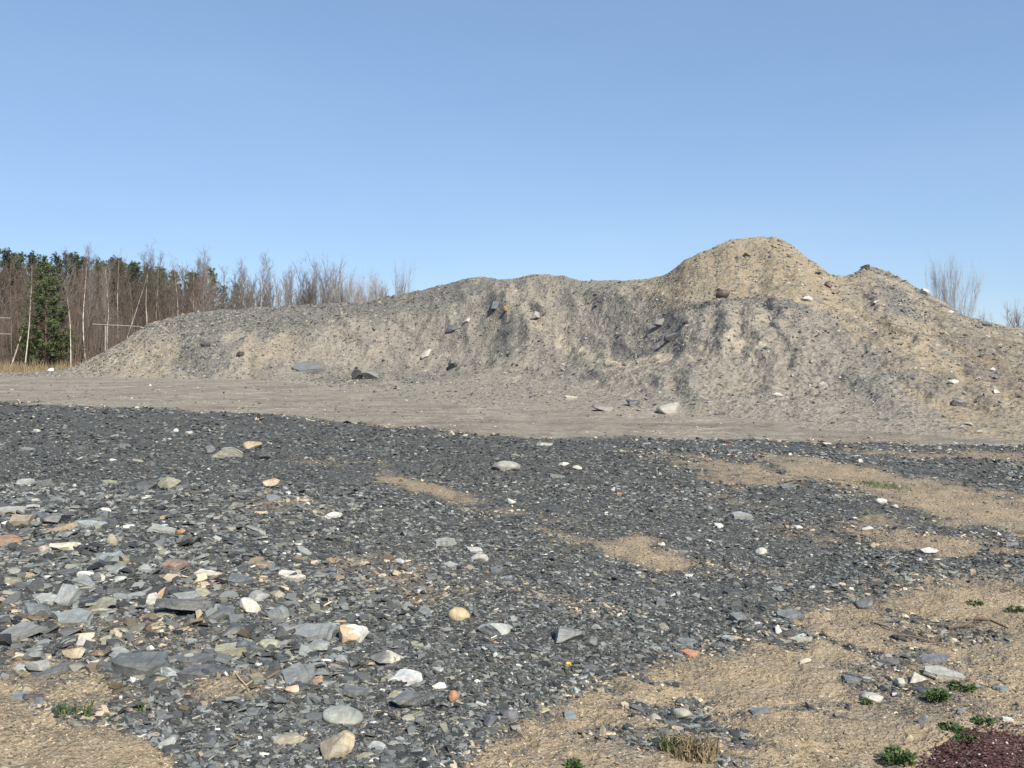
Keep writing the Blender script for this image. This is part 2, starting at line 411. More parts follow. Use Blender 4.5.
# ------------------------------------------------------------------ the heaps: profiles (row, distance) from foot to crest at a set of bearings
PROF = {
    -60: [(377, 50.3), (376, 52), (375.5, 54)],
    30: [(376.5, 51.5), (375, 53), (374, 55)],
    70: [(377, 50.3), (372, 52), (369, 54), (370, 56)],
    110: [(377.5, 49.4), (366, 51), (357, 52.3), (350, 54)],
    150: [(378, 48.6), (362, 50.3), (340, 52), (330, 53.5), (324, 56)],
    190: [(379, 47.1), (368, 48.2), (350, 49.8), (336, 51.5), (313, 57)],
    250: [(379.5, 46.4), (370, 47.3), (352, 48.6), (336, 50.2), (322, 53), (308, 58)],
    310: [(385, 39.7), (380.5, 43.2), (372, 46.2), (352, 48.0), (328, 50.0), (316, 53), (304, 57)],
    360: [(391, 34.3), (384, 38.5), (377, 43), (371, 45.3), (350, 47.2), (320, 49.6), (310, 52.5), (302, 55)],
    400: [(396, 30.8), (388, 35), (379, 40.5), (372, 44.2), (362, 45.5), (338, 47.4), (314, 49.3), (302, 52), (294, 54)],
    440: [(401, 27.9), (390, 33), (380, 38), (374, 41.7), (368, 43.2), (340, 45.6), (311, 47.7), (298, 50), (286, 52)],
    482: [(405, 26.0), (391, 31.5), (381, 36), (373, 40.2), (360, 42.2), (332, 44.2), (303, 46.2), (289, 48), (276, 50)],
    500: [(406, 25.6), (392, 30.8), (381, 35.2), (374, 38.6), (356, 41.2), (330, 43.2), (302, 45.2), (290, 46.8), (281, 48.5)],
    525: [(407, 25.1), (393, 29.8), (380, 34.2), (372, 37.0), (348, 39.6), (322, 41.6), (298, 43.6), (286, 45), (276, 46.5)],
    545: [(408, 24.7), (394, 29.0), (380, 33), (371, 35.4), (356, 37.6), (330, 39.8), (304, 42.0), (288, 43.6), (274, 45.2)],
    565: [(409, 24.3), (395, 28.2), (380, 32), (370, 34.0), (364, 36), (340, 38.3), (310, 40.6), (290, 42.3), (277, 44)],
    600: [(411, 23.6), (396, 26.8), (380, 29.8), (367, 31.6), (359, 34), (335, 36.2), (308, 38.3), (292, 39.8), (283, 41.2)],
    640: [(412, 23.2), (395, 25.6), (383, 27.0), (365, 28.2), (357, 31.6), (328, 33.8), (305, 35.8), (290, 37.6), (281, 39.5)],
    662: [(412.5, 23.0), (387, 25.6), (366, 27.5), (358, 30.2), (330, 32), (307, 33.7), (294, 35.2), (284, 36.8), (277, 38.2)],
    674: [(413, 22.9), (388, 25.2), (366, 27.1), (358, 29.2), (330, 31), (307, 32.4), (295, 33.8), (281, 35.3), (270.5, 37)],
    684: [(413.5, 22.7), (388, 24.9), (365, 26.8), (352, 28.5), (326, 30.2), (306, 31.6), (297, 32.7), (276, 34.6), (261.5, 36.4)],
    700: [(415, 22.2), (386, 24.4), (362, 26.3), (345, 28.0), (322, 29.5), (305, 30.9), (298, 32), (270, 34), (252.5, 36)],
    715: [(416, 22.0), (386, 24.1), (359, 26.1), (338, 27.8), (304, 30.3), (297, 31.5), (268, 33.6), (247.5, 36)],
    730: [(417.5, 21.4), (386, 23.8), (356, 26.0), (330, 27.6), (304, 29.8), (297, 31), (265, 33.2), (250, 34.6), (240.5, 36)],
    760: [(420, 20.7), (386, 23.3), (352, 25.7), (326, 27.4), (303, 29.4), (295, 30.8), (262, 33), (246, 34.4), (236.5, 36)],
    774: [(421.5, 20.3), (386, 22.9), (350, 25.4), (322, 27.2), (300, 29.1), (290, 30.4), (260, 32.7), (237.5, 35.6)],
    790: [(422, 20.1), (386, 22.8), (349, 25.3), (320, 27.2), (298, 29.1), (284, 30.6), (258, 33), (244, 35)],
    800: [(423, 19.8), (386, 22.6), (348, 25.1), (318, 27.2), (296, 29.2), (276, 31), (253, 34.2)],
    830: [(425, 19.3), (386, 22.3), (346, 25.2), (312, 28), (288, 30.8), (275, 33)],
    846: [(426.5, 19.0), (388, 22), (347, 25), (312, 28.2), (290, 31), (277.5, 33.4)],
    866: [(428, 18.6), (390, 21.5), (350, 24.8), (310, 28.4), (282, 32), (266.5, 34.5)],
    890: [(430, 18.2), (390, 21), (350, 24.3), (316, 27.8), (288, 31.5), (275, 34)],
    905: [(431, 17.9), (392, 20.6), (352, 23.9), (320, 27.3), (295, 30.9), (281, 33.5)],
    935: [(433, 17.5), (395, 20), (360, 23), (330, 26.5), (310, 30), (299, 32.5)],
    965: [(435, 17.1), (398, 19.6), (366, 22.4), (340, 25.6), (325, 28.2), (317, 31)],
    985: [(436, 16.9), (400, 19.2), (370, 22), (346, 25), (332, 27.4), (324, 29.8)],
    1024: [(439, 16.4), (405, 18.5), (377, 21), (354, 24.5), (340, 27), (333, 29.2)],
    1100: [(445, 15.4), (415, 17.3), (390, 19.6), (366, 22.6), (350, 25), (343, 27)],
    1250: [(458, 13.6), (435, 15), (415, 17), (396, 19), (385, 21), (380, 23)],
    1420: [(470, 12.3), (466, 13), (460, 14), (456, 15)],
}


def build_heaps():
    N1, N2 = 190, 46
    keys = sorted(PROF)
    tabs = []
    for k in keys:
        p = np.array(PROF[k], float)
        D = p[:, 1]; z = EYE + (HZ - p[:, 0]) / F * D
        z[0] = 0.0
        L = np.concatenate([[0], np.cumsum(np.hypot(np.diff(D), np.diff(z)))])
        s = np.linspace(0, L[-1], N1)
        Dd, zz = np.interp(s, L, D), np.interp(s, L, z)
        ker = np.hanning(17); ker /= ker.sum()
        zs = np.convolve(np.pad(zz, 8, mode='reflect', reflect_type='odd'), ker, 'valid')
        # the unseen back: a flat top, then the far slope
        zt = zz[-1]; flat = 2.2
        b = np.linspace(0, 1, N2 + 1)[1:]
        run = flat + max(zt, 0.3) / 0.55 + 0.6
        db = b * run
        zb = zt - np.maximum(0, db - flat * 0.5) * 0.55 + 0.0
        front_D = np.array([D[0] - 1.2, D[0] - 0.5]); front_z = np.array([-0.22, -0.08])
        tabs.append((np.concatenate([front_D, Dd, Dd[-1] + db]), np.concatenate([front_z, zs, zb])))
    TD = np.array([t[0] for t in tabs]); TZ = np.array([t[1] for t in tabs])
    pxs = np.concatenate([np.arange(-60, 0, 3.0), np.arange(0, 1026, 1.15), np.arange(1028, 1421, 3.0)])
    kx = np.array(keys, float)
    # smooth the seams between bearings: piecewise linear, then blurred sideways
    def lat(T):
        fine = np.arange(-60, 1421, 1.0)
        A = np.stack([np.interp(fine, kx, T[:, j]) for j in range(T.shape[1])], 1)
        ker = np.hanning(13); ker /= ker.sum()
        Ap = np.pad(A, ((6, 6), (0, 0)), mode='edge')
        A = np.stack([np.convolve(Ap[:, j], ker, 'valid') for j in range(A.shape[1])], 1)
        # keep the measured bearings sharp enough
        return np.stack([np.interp(pxs, fine, A[:, j]) for j in range(A.shape[1])], 1)
    D, Z = lat(TD), lat(TZ)
    U = ((pxs - 512) / F)[:, None]
    X, Y = U * D, D.copy()
    PX = np.broadcast_to(pxs[:, None], D.shape)
    PY = HZ - F * (Z - EYE) / D
    rise = sstep(0.0, 0.7, Z)
    # relief: lumps, runnels down the slope, slumped clods
    x, y = X, Y
    g1 = (fbm(x * 0.45, y * 0.45, 41, 3) - 0.5) * 0.45
    g2 = (ridged(x * 1.1 + 0.35 * Z, y * 0.45, 42, 3) - 0.55) * 0.17
    g3 = (fbm(x * 2.6, y * 2.6, 43, 4, 0.5) - 0.5) * 0.12
    g4 = (ridged(x * 5.2, y * 5.2, 44, 2) - 0.5) * 0.045
    g5 = (fbm(x * 11, y * 11, 45, 2) - 0.5) * 0.05
    dome = sstep(-0.2, 0.3, ell(PX, PY, 745, 280, 110, 45))
    crest = np.ones(D.shape[1]); j0 = 2 + N1
    crest[j0 - 14:] = 0.7
    amp = rise * (1 - 0.35 * dome) * crest[None, :]
    # run-off lines: radiating from the dome on the right skirt, straight down elsewhere
    ax_, ay_ = (760 - 512) / F * 37.0, 37.0
    th = np.arctan2(x - ax_, ay_ - y); rr_ = np.hypot(x - ax_, y - ay_)
    st1 = fbm(th * 22, rr_ * 0.30, 47, 4, 0.65)
    st2 = fbm(x * 1.5 + 3 * (fbm(x * .3, y * .3, 49, 2) - .5), (y + Z) * 0.30, 48, 4, 0.6)
    wst = sstep(640, 720, PX)
    streak = (st1 * wst + st2 * (1 - wst)) * rise * (1 - 0.75 * dome)
    SH = np.zeros_like(Z)
    def shape(pts, h, w):
        pts = np.array(pts, float); best = np.full(PX.shape, 1e9)
        for (x0, y0), (x1, y1) in zip(pts, pts[1:]):
            t = np.clip(((PXw - x0) * (x1 - x0) + (PYw - y0) * (y1 - y0)) / ((x1 - x0) ** 2 + (y1 - y0) ** 2 + 1e-6), 0, 1)
            best = np.minimum(best, np.hypot(PXw - x0 - t * (x1 - x0), (PYw - y0 - t * (y1 - y0)) * 1.3))
        return h * np.exp(-(best / w) ** 2)
    PXw = PX + (fbm(x * 0.9, y * 0.9 + Z, 53, 3) - 0.5) * 26; PYw = PY + (fbm(x * 0.9, y * 0.9 - Z, 54, 3) - 0.5) * 14
    for pts, h, w in [([(505, 300), (522, 330), (505, 362), (470, 380)], 0.55, 15), ([(540, 303), (572, 340), (612, 362)], 0.40, 8), ([(548, 318), (585, 348), (640, 362)], -0.45, 15),
                      ([(772, 308), (778, 330), (790, 362)], -0.26, 5), ([(715, 310), (704, 345)], -0.20, 5), ([(741, 312), (738, 348)], -0.16, 4), ([(690, 304), (740, 302), (800, 299)], 0.16, 6),
                      ([(725, 320), (722, 350)], 0.22, 8), ([(757, 318), (756, 352)], 0.22, 8), ([(400, 345), (455, 350)], -0.5, 24), ([(600, 322), (640, 335)], -0.3, 18), ([(622, 315), (632, 352)], 0.14, 9),
                      ([(290, 345), (318, 352)], -0.4, 20), ([(140, 352), (165, 358)], -0.35, 16), ([(205, 340), (212, 372)], 0.35, 16), ([(345, 320), (375, 350), (385, 372)], 0.30, 9),
                      ([(405, 318), (425, 345)], 0.22, 7), ([(650, 372), (665, 385)], 0.2, 8), ([(600, 372), (630, 372)], 0.16, 8), ([(690, 380), (700, 405)], 0.25, 10),
                      ([(905, 300), (950, 350), (985, 420)], -0.22, 9), ([(870, 290), (915, 345)], 0.25, 10), ([(465, 300), (500, 303)], 0.3, 7), ([(610, 300), (640, 296), (665, 292)], 0.22, 8)]:
        SH += shape(pts, h, w)
    SH *= rise * np.where(SH < 0, 0.55, 0.8)
    g2 = g2 + 0.16 * (streak - 0.5) * rise * (1 - dome)
    Zd = Z + 0.62 * SH + amp * (g1 * 0.7 + g2 + g3) + (0.3 + 0.7 * rise) * (g4 + g5) * (Z > -0.05)
    Yd = Y - 0.7 * SH - amp * (g2 * 0.35 + g3 * 0.5)
    Xd = X * Yd / Y
    # what the spoil is made of, place by place
    wx = PX + (fbm(x * 0.7, y * 0.7, 51, 4) - 0.5) * 60
    wy = PY + (fbm(x * 0.8, Z * 1.4 + y * 0.3, 52, 4) - 0.5) * 26
    def E(lst):
        m = np.zeros_like(PX)
        for cx, cy, rx, ry, ro, s in lst: m = np.maximum(m, s * sstep(-0.3, 0.4, ell(wx, wy, cx, cy, rx, ry, ro)))
        return m
    tan = E([(745, 270, 115, 42, 0.05, 1.0), (690, 290, 60, 18, -0.1, 0.9), (845, 316, 75, 22, 0.75, 1.0), (925, 372, 105, 30, 0.70, 1.0), (965, 350, 110, 60, 0.5, 0.62),
             (1000, 425, 60, 10, 0.2, 0.7), (130, 358, 60, 20, -0.1, 0.5), (275, 352, 45, 16, 0.0, 0.5), (560, 335, 40, 22, 0.6, 0.35),
             (640, 360, 60, 8, 0.05, 0.55), (745, 340, 20, 18, 0, 0.3), (880, 300, 40, 20, 0.7, 0.5), (985, 365, 90, 42, 0.4, 0.75), (1080, 390, 90, 40, 0, 0.5)])
    dark = E([(270, 317, 140, 18, -0.06, 1.05), (205, 355, 30, 24, 0.1, 0.95), (355, 303, 70, 8, -0.1, 0.8), (450, 294, 85, 13, -0.25, 0.9), (560, 286, 60, 9, 0.1, 0.6),
              (545, 345, 60, 30, 0.35, 0.55), (480, 372, 90, 10, 0.02, 0.5), (628, 330, 18, 26, 0.3, 0.75), (740, 309, 65, 6, 0.0, 0.75), (720, 330, 45, 22, 0, 0.35),
              (772, 335, 10, 34, 0.3, 0.45), (640, 292, 30, 12, 0.2, 0.55), (893, 300, 26, 16, 0.7, 0.75), (935, 296, 45, 7, 0.62, 0.8), (900, 330, 50, 20, 0.7, 0.35),
              (850, 360, 60, 30, 0.6, 0.3), (680, 390, 50, 25, 0.1, 0.3), (370, 377, 80, 6, 0.02, 0.6), (860, 272, 12, 8, 0, 0.7), (440, 335, 60, 25, 0.2, 0.35), (500, 345, 40, 30, -0.6, 0.5)])
    brown = E([(985, 352, 45, 16, 0.4, 0.7), (760, 258, 40, 14, 0, 0.35), (1010, 375, 40, 20, 0.3, 0.6), (805, 283, 30, 12, 0.8, 0.4)])
    dark = dark * (1 - 0.8 * (tan > 0.75))
    dark = np.maximum(dark * (1 - 0.62 * sstep(430, 540, PX) * sstep(880, 840, PX)), E([(742, 308, 66, 5, 0.0, 0.9), (545, 352, 40, 22, 0.5, 0.4), (625, 333, 10, 20, 0.3, 0.5), (830, 375, 55, 26, 0.5, 0.32)]))
    pale = E([(562, 336, 34, 12, 0.75, 0.85), (640, 359, 70, 6, 0.03, 0.9), (745, 338, 14, 16, 0, 0.6), (712, 350, 14, 12, 0, 0.5), (350, 330, 50, 16, 0.3, 0.3), (130, 360, 45, 12, -0.2, 0.3),
              (275, 356, 40, 12, 0, 0.3), (440, 352, 40, 7, 0.1, 0.5), (320, 385, 150, 4, 0.03, 0.5), (600, 392, 60, 6, 0.15, 0.4), (690, 300, 40, 5, -0.05, 0.4)])
    flatw = 1 - sstep(0.02, 0.35, Z)
    V = np.stack([Xd.ravel(), Yd.ravel(), Zd.ravel()], 1)
    nc, nr = D.shape
    i = np.arange(nc * nr).reshape(nc, nr)
    Q = np.stack([i[:-1, :-1], i[1:, :-1], i[1:, 1:], i[:-1, 1:]], -1).reshape(-1, 4)
    qx = PX.ravel()[Q].mean(1); qy = PY.ravel()[Q].mean(1)
    qn = (fbm(V[Q[:, 0], 0] * 0.6, V[Q[:, 0], 1] * 0.6, 61, 3) - 0.5)
    ji = np.broadcast_to(np.arange(nr)[None, :], D.shape).ravel()[Q[:, 0]]
    # right heap: beyond a line that runs down the tan run-off; dome: dirt tipped on top of the bank
    xr = np.interp(qy, [230, 278, 300, 350, 430, 470], [843, 843, 862, 905, 985, 1010]) + qn * 14
    right = qx > xr
    yt = np.interp(qx, [600, 635, 690, 740, 800, 850], [270, 288, 304, 304, 302, 320]) + qn * 8
    xd = np.interp(qy, [240, 285, 300, 320], [640, 636, 650, 690])
    dm = (~right) & (qx > 634) & ((qy < yt) | ((ji > 150) & (qx > 660) & (qy < 330) & (ji > 190))) & (qx > np.minimum(xd, 660) - 10)
    bank = ~(right | dm)
    info = {'spoil_heap': (bank, 'long low bank of grey slate spoil with scooped front', 'heap'),
            'dirt_heap': (dm, 'rounded tan dirt dome tipped on the grey bank, highest of the heaps', 'heap'),
            'rubble_heap': (right, 'tan and grey rubble heap with dark block at its peak', 'heap')}
    att = {'tan': tan.ravel(), 'dark': dark.ravel(), 'brown': brown.ravel(), 'streak': streak.ravel(), 'pale': pale.ravel()}
    for name, (sel, lab, cat) in info.items():
        q = Q[sel]; u, inv = np.unique(q, return_inverse=True)
        me = raw_mesh(name, V[u], inv.reshape(-1, 4), M_heap, True, {k: v[u] for k, v in att.items()})
        tag(link(name, me), lab, cat)
    # normals for the scatter
    G = V.reshape(nc, nr, 3)
    dx = np.gradient(G, axis=0); dy = np.gradient(G, axis=1)
    Nn = np.cross(dx, dy); Nn /= np.linalg.norm(Nn, axis=2, keepdims=True) + 1e-9
    Nn[Nn[..., 2] < 0] *= -1
    SX, SY = to_px(G[..., 0], G[..., 1], G[..., 2])
    return dict(G=G, N=Nn, SX=SX, SY=SY, tan=tan, dark=dark, Z=Z, j0=j0)


HP = build_heaps()


def at_heap(px, py):
    """front-most heap point seen at a pixel"""
    c = int(np.argmin(np.abs(HP['SX'][:, 60] - px)))
    sy = HP['SY'][c]
    for j in range(3, HP['j0'] - 1):
        if sy[j + 1] <= py:
            return HP['G'][c, j], HP['N'][c, j]
    return HP['G'][c, HP['j0'] - 3], HP['N'][c, HP['j0'] - 3]


# ------------------------------------------------------------------ stones
def hull_arrays(pts):
    bm = bmesh.new()
    for p in pts: bm.verts.new(p)
    r = bmesh.ops.convex_hull(bm, input=bm.verts)
    bad = [g for g in r['geom_interior'] + r['geom_unused'] if isinstance(g, bmesh.types.BMVert)]
    bmesh.ops.delete(bm, geom=list(set(bad)), context='VERTS')
    bmesh.ops.triangulate(bm, faces=bm.faces)
    bm.verts.ensure_lookup_table(); bm.verts.index_update()
    V = np.array([v.co[:] for v in bm.verts]); T = np.array([[v.index for v in f.verts] for f in bm.faces])
    bm.free()
    return V, T


def flake_proto(r):
    n = r.choice([4, 5, 5, 6, 7]); a0 = r.random() * 6.28
    asp = r.uniform(0.32, 0.8)
    pts = []
    th = r.uniform(0.06, 0.2)
    wx, wy = r.uniform(-0.25, 0.25), r.uniform(-0.25, 0.25)
    for k in range(n):
        a = a0 + (k + r.uniform(-0.3, 0.3)) * 6.283 / n
        q = r.uniform(0.75, 1.1)
        x, y = 0.5 * q * math.cos(a), 0.5 * q * asp * math.sin(a)
        pts.append((x, y, -th * 0.5))
        s = r.uniform(0.78, 1.0)
        pts.append((x * s, y * s, th * 0.5 + (wx * x + wy * y) * th * 2))
    return hull_arrays(pts)


def chunk_proto(r):
    pts = []
    ax = (1.0, r.uniform(0.6, 0.95), r.uniform(0.4, 0.75))
    for k in range(11):
        v = Vector((r.gauss(0, 1), r.gauss(0, 1), r.gauss(0, 1))).normalized() * r.uniform(0.42, 0.52)
        pts.append((v.x * ax[0], v.y * ax[1], v.z * ax[2]))
    return hull_arrays(pts)


PROTO = [flake_proto(R) for _ in range(26)] + [chunk_proto(R) for _ in range(12)]
NFL = 26


def scatter(name, pos, nrm, size, col, pchunk, tilt, mat, sink=0.0, flat=1.0, lie=None):
    """many stones as one mesh: pos (n,3), nrm (n,3), size (n,), col (n,3)"""
    n = len(pos)
    which = np.where(rng.random(n) < pchunk, rng.integers(NFL, len(PROTO), n), rng.integers(0, NFL, n))
    yaw = rng.random(n) * 2 * math.pi
    if lie is not None: yaw = np.where(rng.random(n) < 0.7, lie + rng.normal(0, 0.5, n) + math.pi * (rng.random(n) < 0.5), yaw)
    tl = np.abs(rng.normal(0, 1, n)) * tilt; td = rng.random(n) * 2 * math.pi
    z = nrm + np.stack([np.sin(tl) * np.cos(td), np.sin(tl) * np.sin(td), np.zeros(n)], 1)
    z /= np.linalg.norm(z, axis=1, keepdims=True)
    t = np.stack([np.cos(yaw), np.sin(yaw), np.zeros(n)], 1)
    xax = t - (t * z).sum(1, keepdims=True) * z
    xax /= np.linalg.norm(xax, axis=1, keepdims=True)
    yax = np.cross(z, xax)
    A = np.stack([xax, yax, z], 2)
    Vs, Ts, Cs, off = [], [], [], 0
    for p, (v, f) in enumerate(PROTO):
        s = np.nonzero(which == p)[0]
        if not len(s): continue
        sc = np.stack([np.ones(len(s)), rng.uniform(0.75, 1.2, len(s)), rng.uniform(0.7, 1.3, len(s)) * flat], 1) * size[s][:, None]
        w = np.einsum('nij,nkj->nki', A[s], v[None] * sc[:, None, :]) + pos[s][:, None, :]
        w = w + (z[s] * (size[s] * (0.06 - sink))[:, None])[:, None, :]
        Vs.append(w.reshape(-1, 3))
        Ts.append((f[None] + (np.arange(len(s)) * len(v))[:, None, None]).reshape(-1, 3) + off)
        Cs.append(np.repeat(col[s], len(v), 0)); off += len(s) * len(v)
    me = raw_mesh(name, np.concatenate(Vs), np.concatenate(Ts), mat, False, {'tone': np.concatenate(Cs)})
    return link(name, me)


def slate_tones(n, left):
    k = np.exp(rng.normal(0, 0.62, n)) * 0.074
    c = np.stack([k * 0.965, k * 1.0, k * 0.965], 1)
    u = rng.random(n)
    def put(m, lo, hi):
        t = rng.random((m.sum(), 1)); c[m] = np.array(lo) * (1 - t) + np.array(hi) * t
    put(u < 0.20 + 0.10 * left, (0.115, 0.127, 0.124), (0.23, 0.245, 0.235))
    put(u < 0.085 + 0.05 * left, (0.15, 0.15, 0.12), (0.29, 0.28, 0.225))
    put(u < 0.034, (0.20, 0.15, 0.10), (0.36, 0.30, 0.21))
    put(u < 0.014, (0.40, 0.39, 0.35), (0.66, 0.64, 0.59))
    put(u < 0.0007, (0.22, 0.11, 0.07), (0.34, 0.19, 0.11))
    return np.minimum(c, 0.75)


def ground_scatter():
    n = 285000
    px = rng.uniform(-300, 1324, n)
    py = 347 + 1508.0 / 48 + (rng.random(n) ** 0.95) * (850 - 379)
    D = 1508.0 / (py - HZ); x = (px - 512) / F * D
    z, tan, road = ground_z(x, D)
    dark = (1 - tan) * (1 - road)
    noisy = fbm(x * 1.1, D * 1.1, 71, 3)
    patchy = fbm(x * 3.1, D * 3.1, 72, 3)
    keep = rng.random(n) < np.clip(0.46 * tan * np.clip(0.25 + 2.2 * (patchy - 0.3), 0.15, 1.5) + road * (0.12 + 0.75 * sstep(0.45, 0.7, patchy)) * 0.6 + dark * (0.95 + 0.9 * (noisy - 0.35)) - 0.5 * sstep(0.5, 0.75, patchy) * dark, 0.012, 1)
    edge = (np.abs(px - 512) > 540) & (rng.random(n) < 0.45)
    keep &= ~edge
    px, py, D, x, z, tan, road, dark, noisy = [a[keep] for a in (px, py, D, x, z, tan, road, dark, noisy)]
    n = len(x)
    pxm = D / F
    left = sstep(540, 150, px) * sstep(470, 520, py) * sstep(740, 670, py)
    smin = np.maximum(0.013, 2.4 * pxm) * (0.75 + 0.9 * noisy)
    s = smin * (1 - rng.random(n)) ** (-1 / (2.5 - 0.75 * left))
    cap = np.maximum((0.095 + 0.10 * left) * (0.6 + 0.5 * rng.random(n)), smin * 2.4)
    s = np.where(s > cap, smin + (cap - smin) * rng.random(n), s)
    small = np.maximum(0.013, smin * 0.8) * (0.6 + 2.0 * rng.random(n) ** 4.5)
    s = np.where(dark < 0.45, np.minimum(s * 0.75, small), s)
    col = slate_tones(n, left)
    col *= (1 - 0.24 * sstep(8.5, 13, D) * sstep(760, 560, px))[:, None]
    soil = rng.random(n) < (tan * (0.80 - 0.25 * sstep(6, 9, D)) + road * 0.7)
    t = rng.random((n, 1)) ** 1.7
    pc = np.array([[0.088, 0.07, 0.045]]) * (1 - t) + np.array([[0.56, 0.465, 0.325]]) * t
    col[soil] = pc[soil]
    nrm = np.tile([0, 0, 1.0], (n, 1))
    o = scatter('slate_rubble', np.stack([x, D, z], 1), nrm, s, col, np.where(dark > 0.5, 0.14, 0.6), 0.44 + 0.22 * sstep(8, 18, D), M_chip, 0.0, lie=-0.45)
    tag(o, kind='stuff')


ground_scatter()


def heap_scatter():
    SX, SY, G, Nn = HP['SX'], HP['SY'], HP['G'], HP['N']
    n = 72000
    ci = rng.integers(0, SX.shape[0], n); j0 = HP['j0']
    j = (rng.random(n) ** 0.9 * (j0 - 4)).astype(int) + 3
    dark, tan = HP['dark'][ci, j], HP['tan'][ci, j]
    keep = rng.random(n) < 0.45 + 0.55 * dark - 0.12 * tan
    keep &= rng.random(n) < 0.35 + 1.1 * fbm(G[ci, j, 0] * 0.9, G[ci, j, 1] * 0.9 + G[ci, j, 2], 75, 3) ** 1.2
    ci, j, dark, tan = ci[keep], j[keep], dark[keep], tan[keep]; n = len(ci)
    pos = G[ci, j] + rng.normal(0, 0.03, (n, 3)) * [1, 1, 0]
    pxm = pos[:, 1] / F
    s = 1.35 * pxm * (1 - rng.random(n)) ** (-1 / 2.2)
    s = np.minimum(s, 0.17 + 0.22 * rng.random(n) ** 3)
    k = np.exp(rng.normal(0, 0.45, n)) * (0.15 - 0.06 * dark)
    col = np.stack([k * 1.03, k * 0.99, k * 0.90], 1)
    u = rng.random(n)
    t = rng.random((n, 1))
    lt = np.array([[0.17, 0.15, 0.115]]) * (1 - t) + np.array([[0.33, 0.295, 0.23]]) * t
    col[u < 0.35] = lt[u < 0.35]
    dk = np.array([[0.05, 0.053, 0.056]]) * (1 - t) + np.array([[0.13, 0.132, 0.13]]) * t
    col[(u > 0.35) & (u < 0.62)] = dk[(u > 0.35) & (u < 0.62)]
    wh = np.array([[0.42, 0.39, 0.34]]) * (1 - t) + np.array([[0.62, 0.59, 0.53]]) * t
    col[(u > 0.985) & (s < 0.1)] = wh[(u > 0.985) & (s < 0.1)]
    col = np.minimum(col, 0.8)
    tag(scatter('loose_stones', pos, Nn[ci, j], s, col, np.full(n, 0.5), 0.5, M_chip, 0.03), kind='stuff')


heap_scatter()


# individual stones ---------------------------------------------------------
def bm_done(name, bm, tone, mat=None, var=0.0):
    me = bpy.data.meshes.new(name); bm.to_mesh(me); bm.free()
    at = me.attributes.new('tone', 'FLOAT_COLOR', 'POINT')
    cs = []
    for v in me.vertices:
        k = 1.0 + var * mnoise.noise(v.co * 18.0)
        cs += [min(0.82, tone[0] * k), min(0.82, tone[1] * k), min(0.82, tone[2] * k), 1.0]
    at.data.foreach_set('color', cs)
    me.materials.append(mat or M_rock)
    me.shade_flat()
    return me


def slab_mesh(name, L, W, T, tone, r, layers=3):
    """a split slate slab: few straight broken sides, jagged rims, cleavage sheets that break off at different lines"""
    nc = r.choice([4, 4, 5, 5, 6]); a0 = r.random() * 6.28
    cor = []
    for k in range(nc):
        a = a0 + (k + r.uniform(-0.3, 0.3)) * 6.283 / nc
        q = r.uniform(0.85, 1.2)
        cor.append((0.5 * L * q * math.cos(a), 0.5 * W * q * math.sin(a)))
    out = []
    for k in range(nc):
        (xa, ya), (xb, yb) = cor[k], cor[(k + 1) % nc]
        m = 4
        for i in range(m):
            t = (i + (r.uniform(-0.25, 0.25) if i else 0)) / m
            j = 0.0 if i == 0 else 0.022 * L
            out.append((xa + (xb - xa) * t + r.uniform(-j, j), ya + (yb - ya) * t + r.uniform(-j, j)))
    n = len(out)
    bm = bmesh.new()
    wob = (r.uniform(-0.5, 0.5), r.uniform(-0.5, 0.5))
    def zz(x, y, z): return z + (wob[0] * x / L + wob[1] * y / W) * (z + T * 0.5)
    rings = []
    cur = list(out)
    cuts = sorted(r.uniform(0.25, 0.95) for _ in range(layers - 1))
    levels = [0.0] + cuts + [1.0]
    for i in range(layers):
        for h in (levels[i], levels[i + 1]):
            rings.append([bm.verts.new((x * (1 + r.uniform(-0.012, 0.012)), y * (1 + r.uniform(-0.012, 0.012)), zz(x, y, -T * 0.5 + T * h) + r.uniform(-0.03, 0.03) * T)) for x, y in cur])
        if i < layers - 1:
            s0, ln, dep = r.randint(0, n - 1), r.randint(3, 7), r.uniform(0.06, 0.22)
            nx = []
            for k, (x, y) in enumerate(cur):
                f = 1 - dep * r.uniform(0.7, 1.2) if (k - s0) % n < ln else 0.988
                nx.append((x * f, y * f))
            cur = nx
    for a, b in zip(rings, rings[1:]):
        for k in range(n): bm.faces.new((a[k], a[(k + 1) % n], b[(k + 1) % n], b[k]))
    bm.faces.new(rings[0][::-1])
    ox, oy = r.uniform(-.1, .1) * L, r.uniform(-.1, .1) * W
    inner = [bm.verts.new((v.co.x * 0.5 + ox, v.co.y * 0.5 + oy, zz(v.co.x * .5 + ox, v.co.y * .5 + oy, T * 0.5) + r.uniform(-0.05, 0.05) * T)) for v in rings[-1]]
    for k in range(n): bm.faces.new((rings[-1][k], rings[-1][(k + 1) % n], inner[(k + 1) % n], inner[k]))
    bm.faces.new(inner)
    bmesh.ops.triangulate(bm, faces=bm.faces)
    bmesh.ops.recalc_face_normals(bm, faces=bm.faces)
    return bm_done(name, bm, tone, var=0.15)


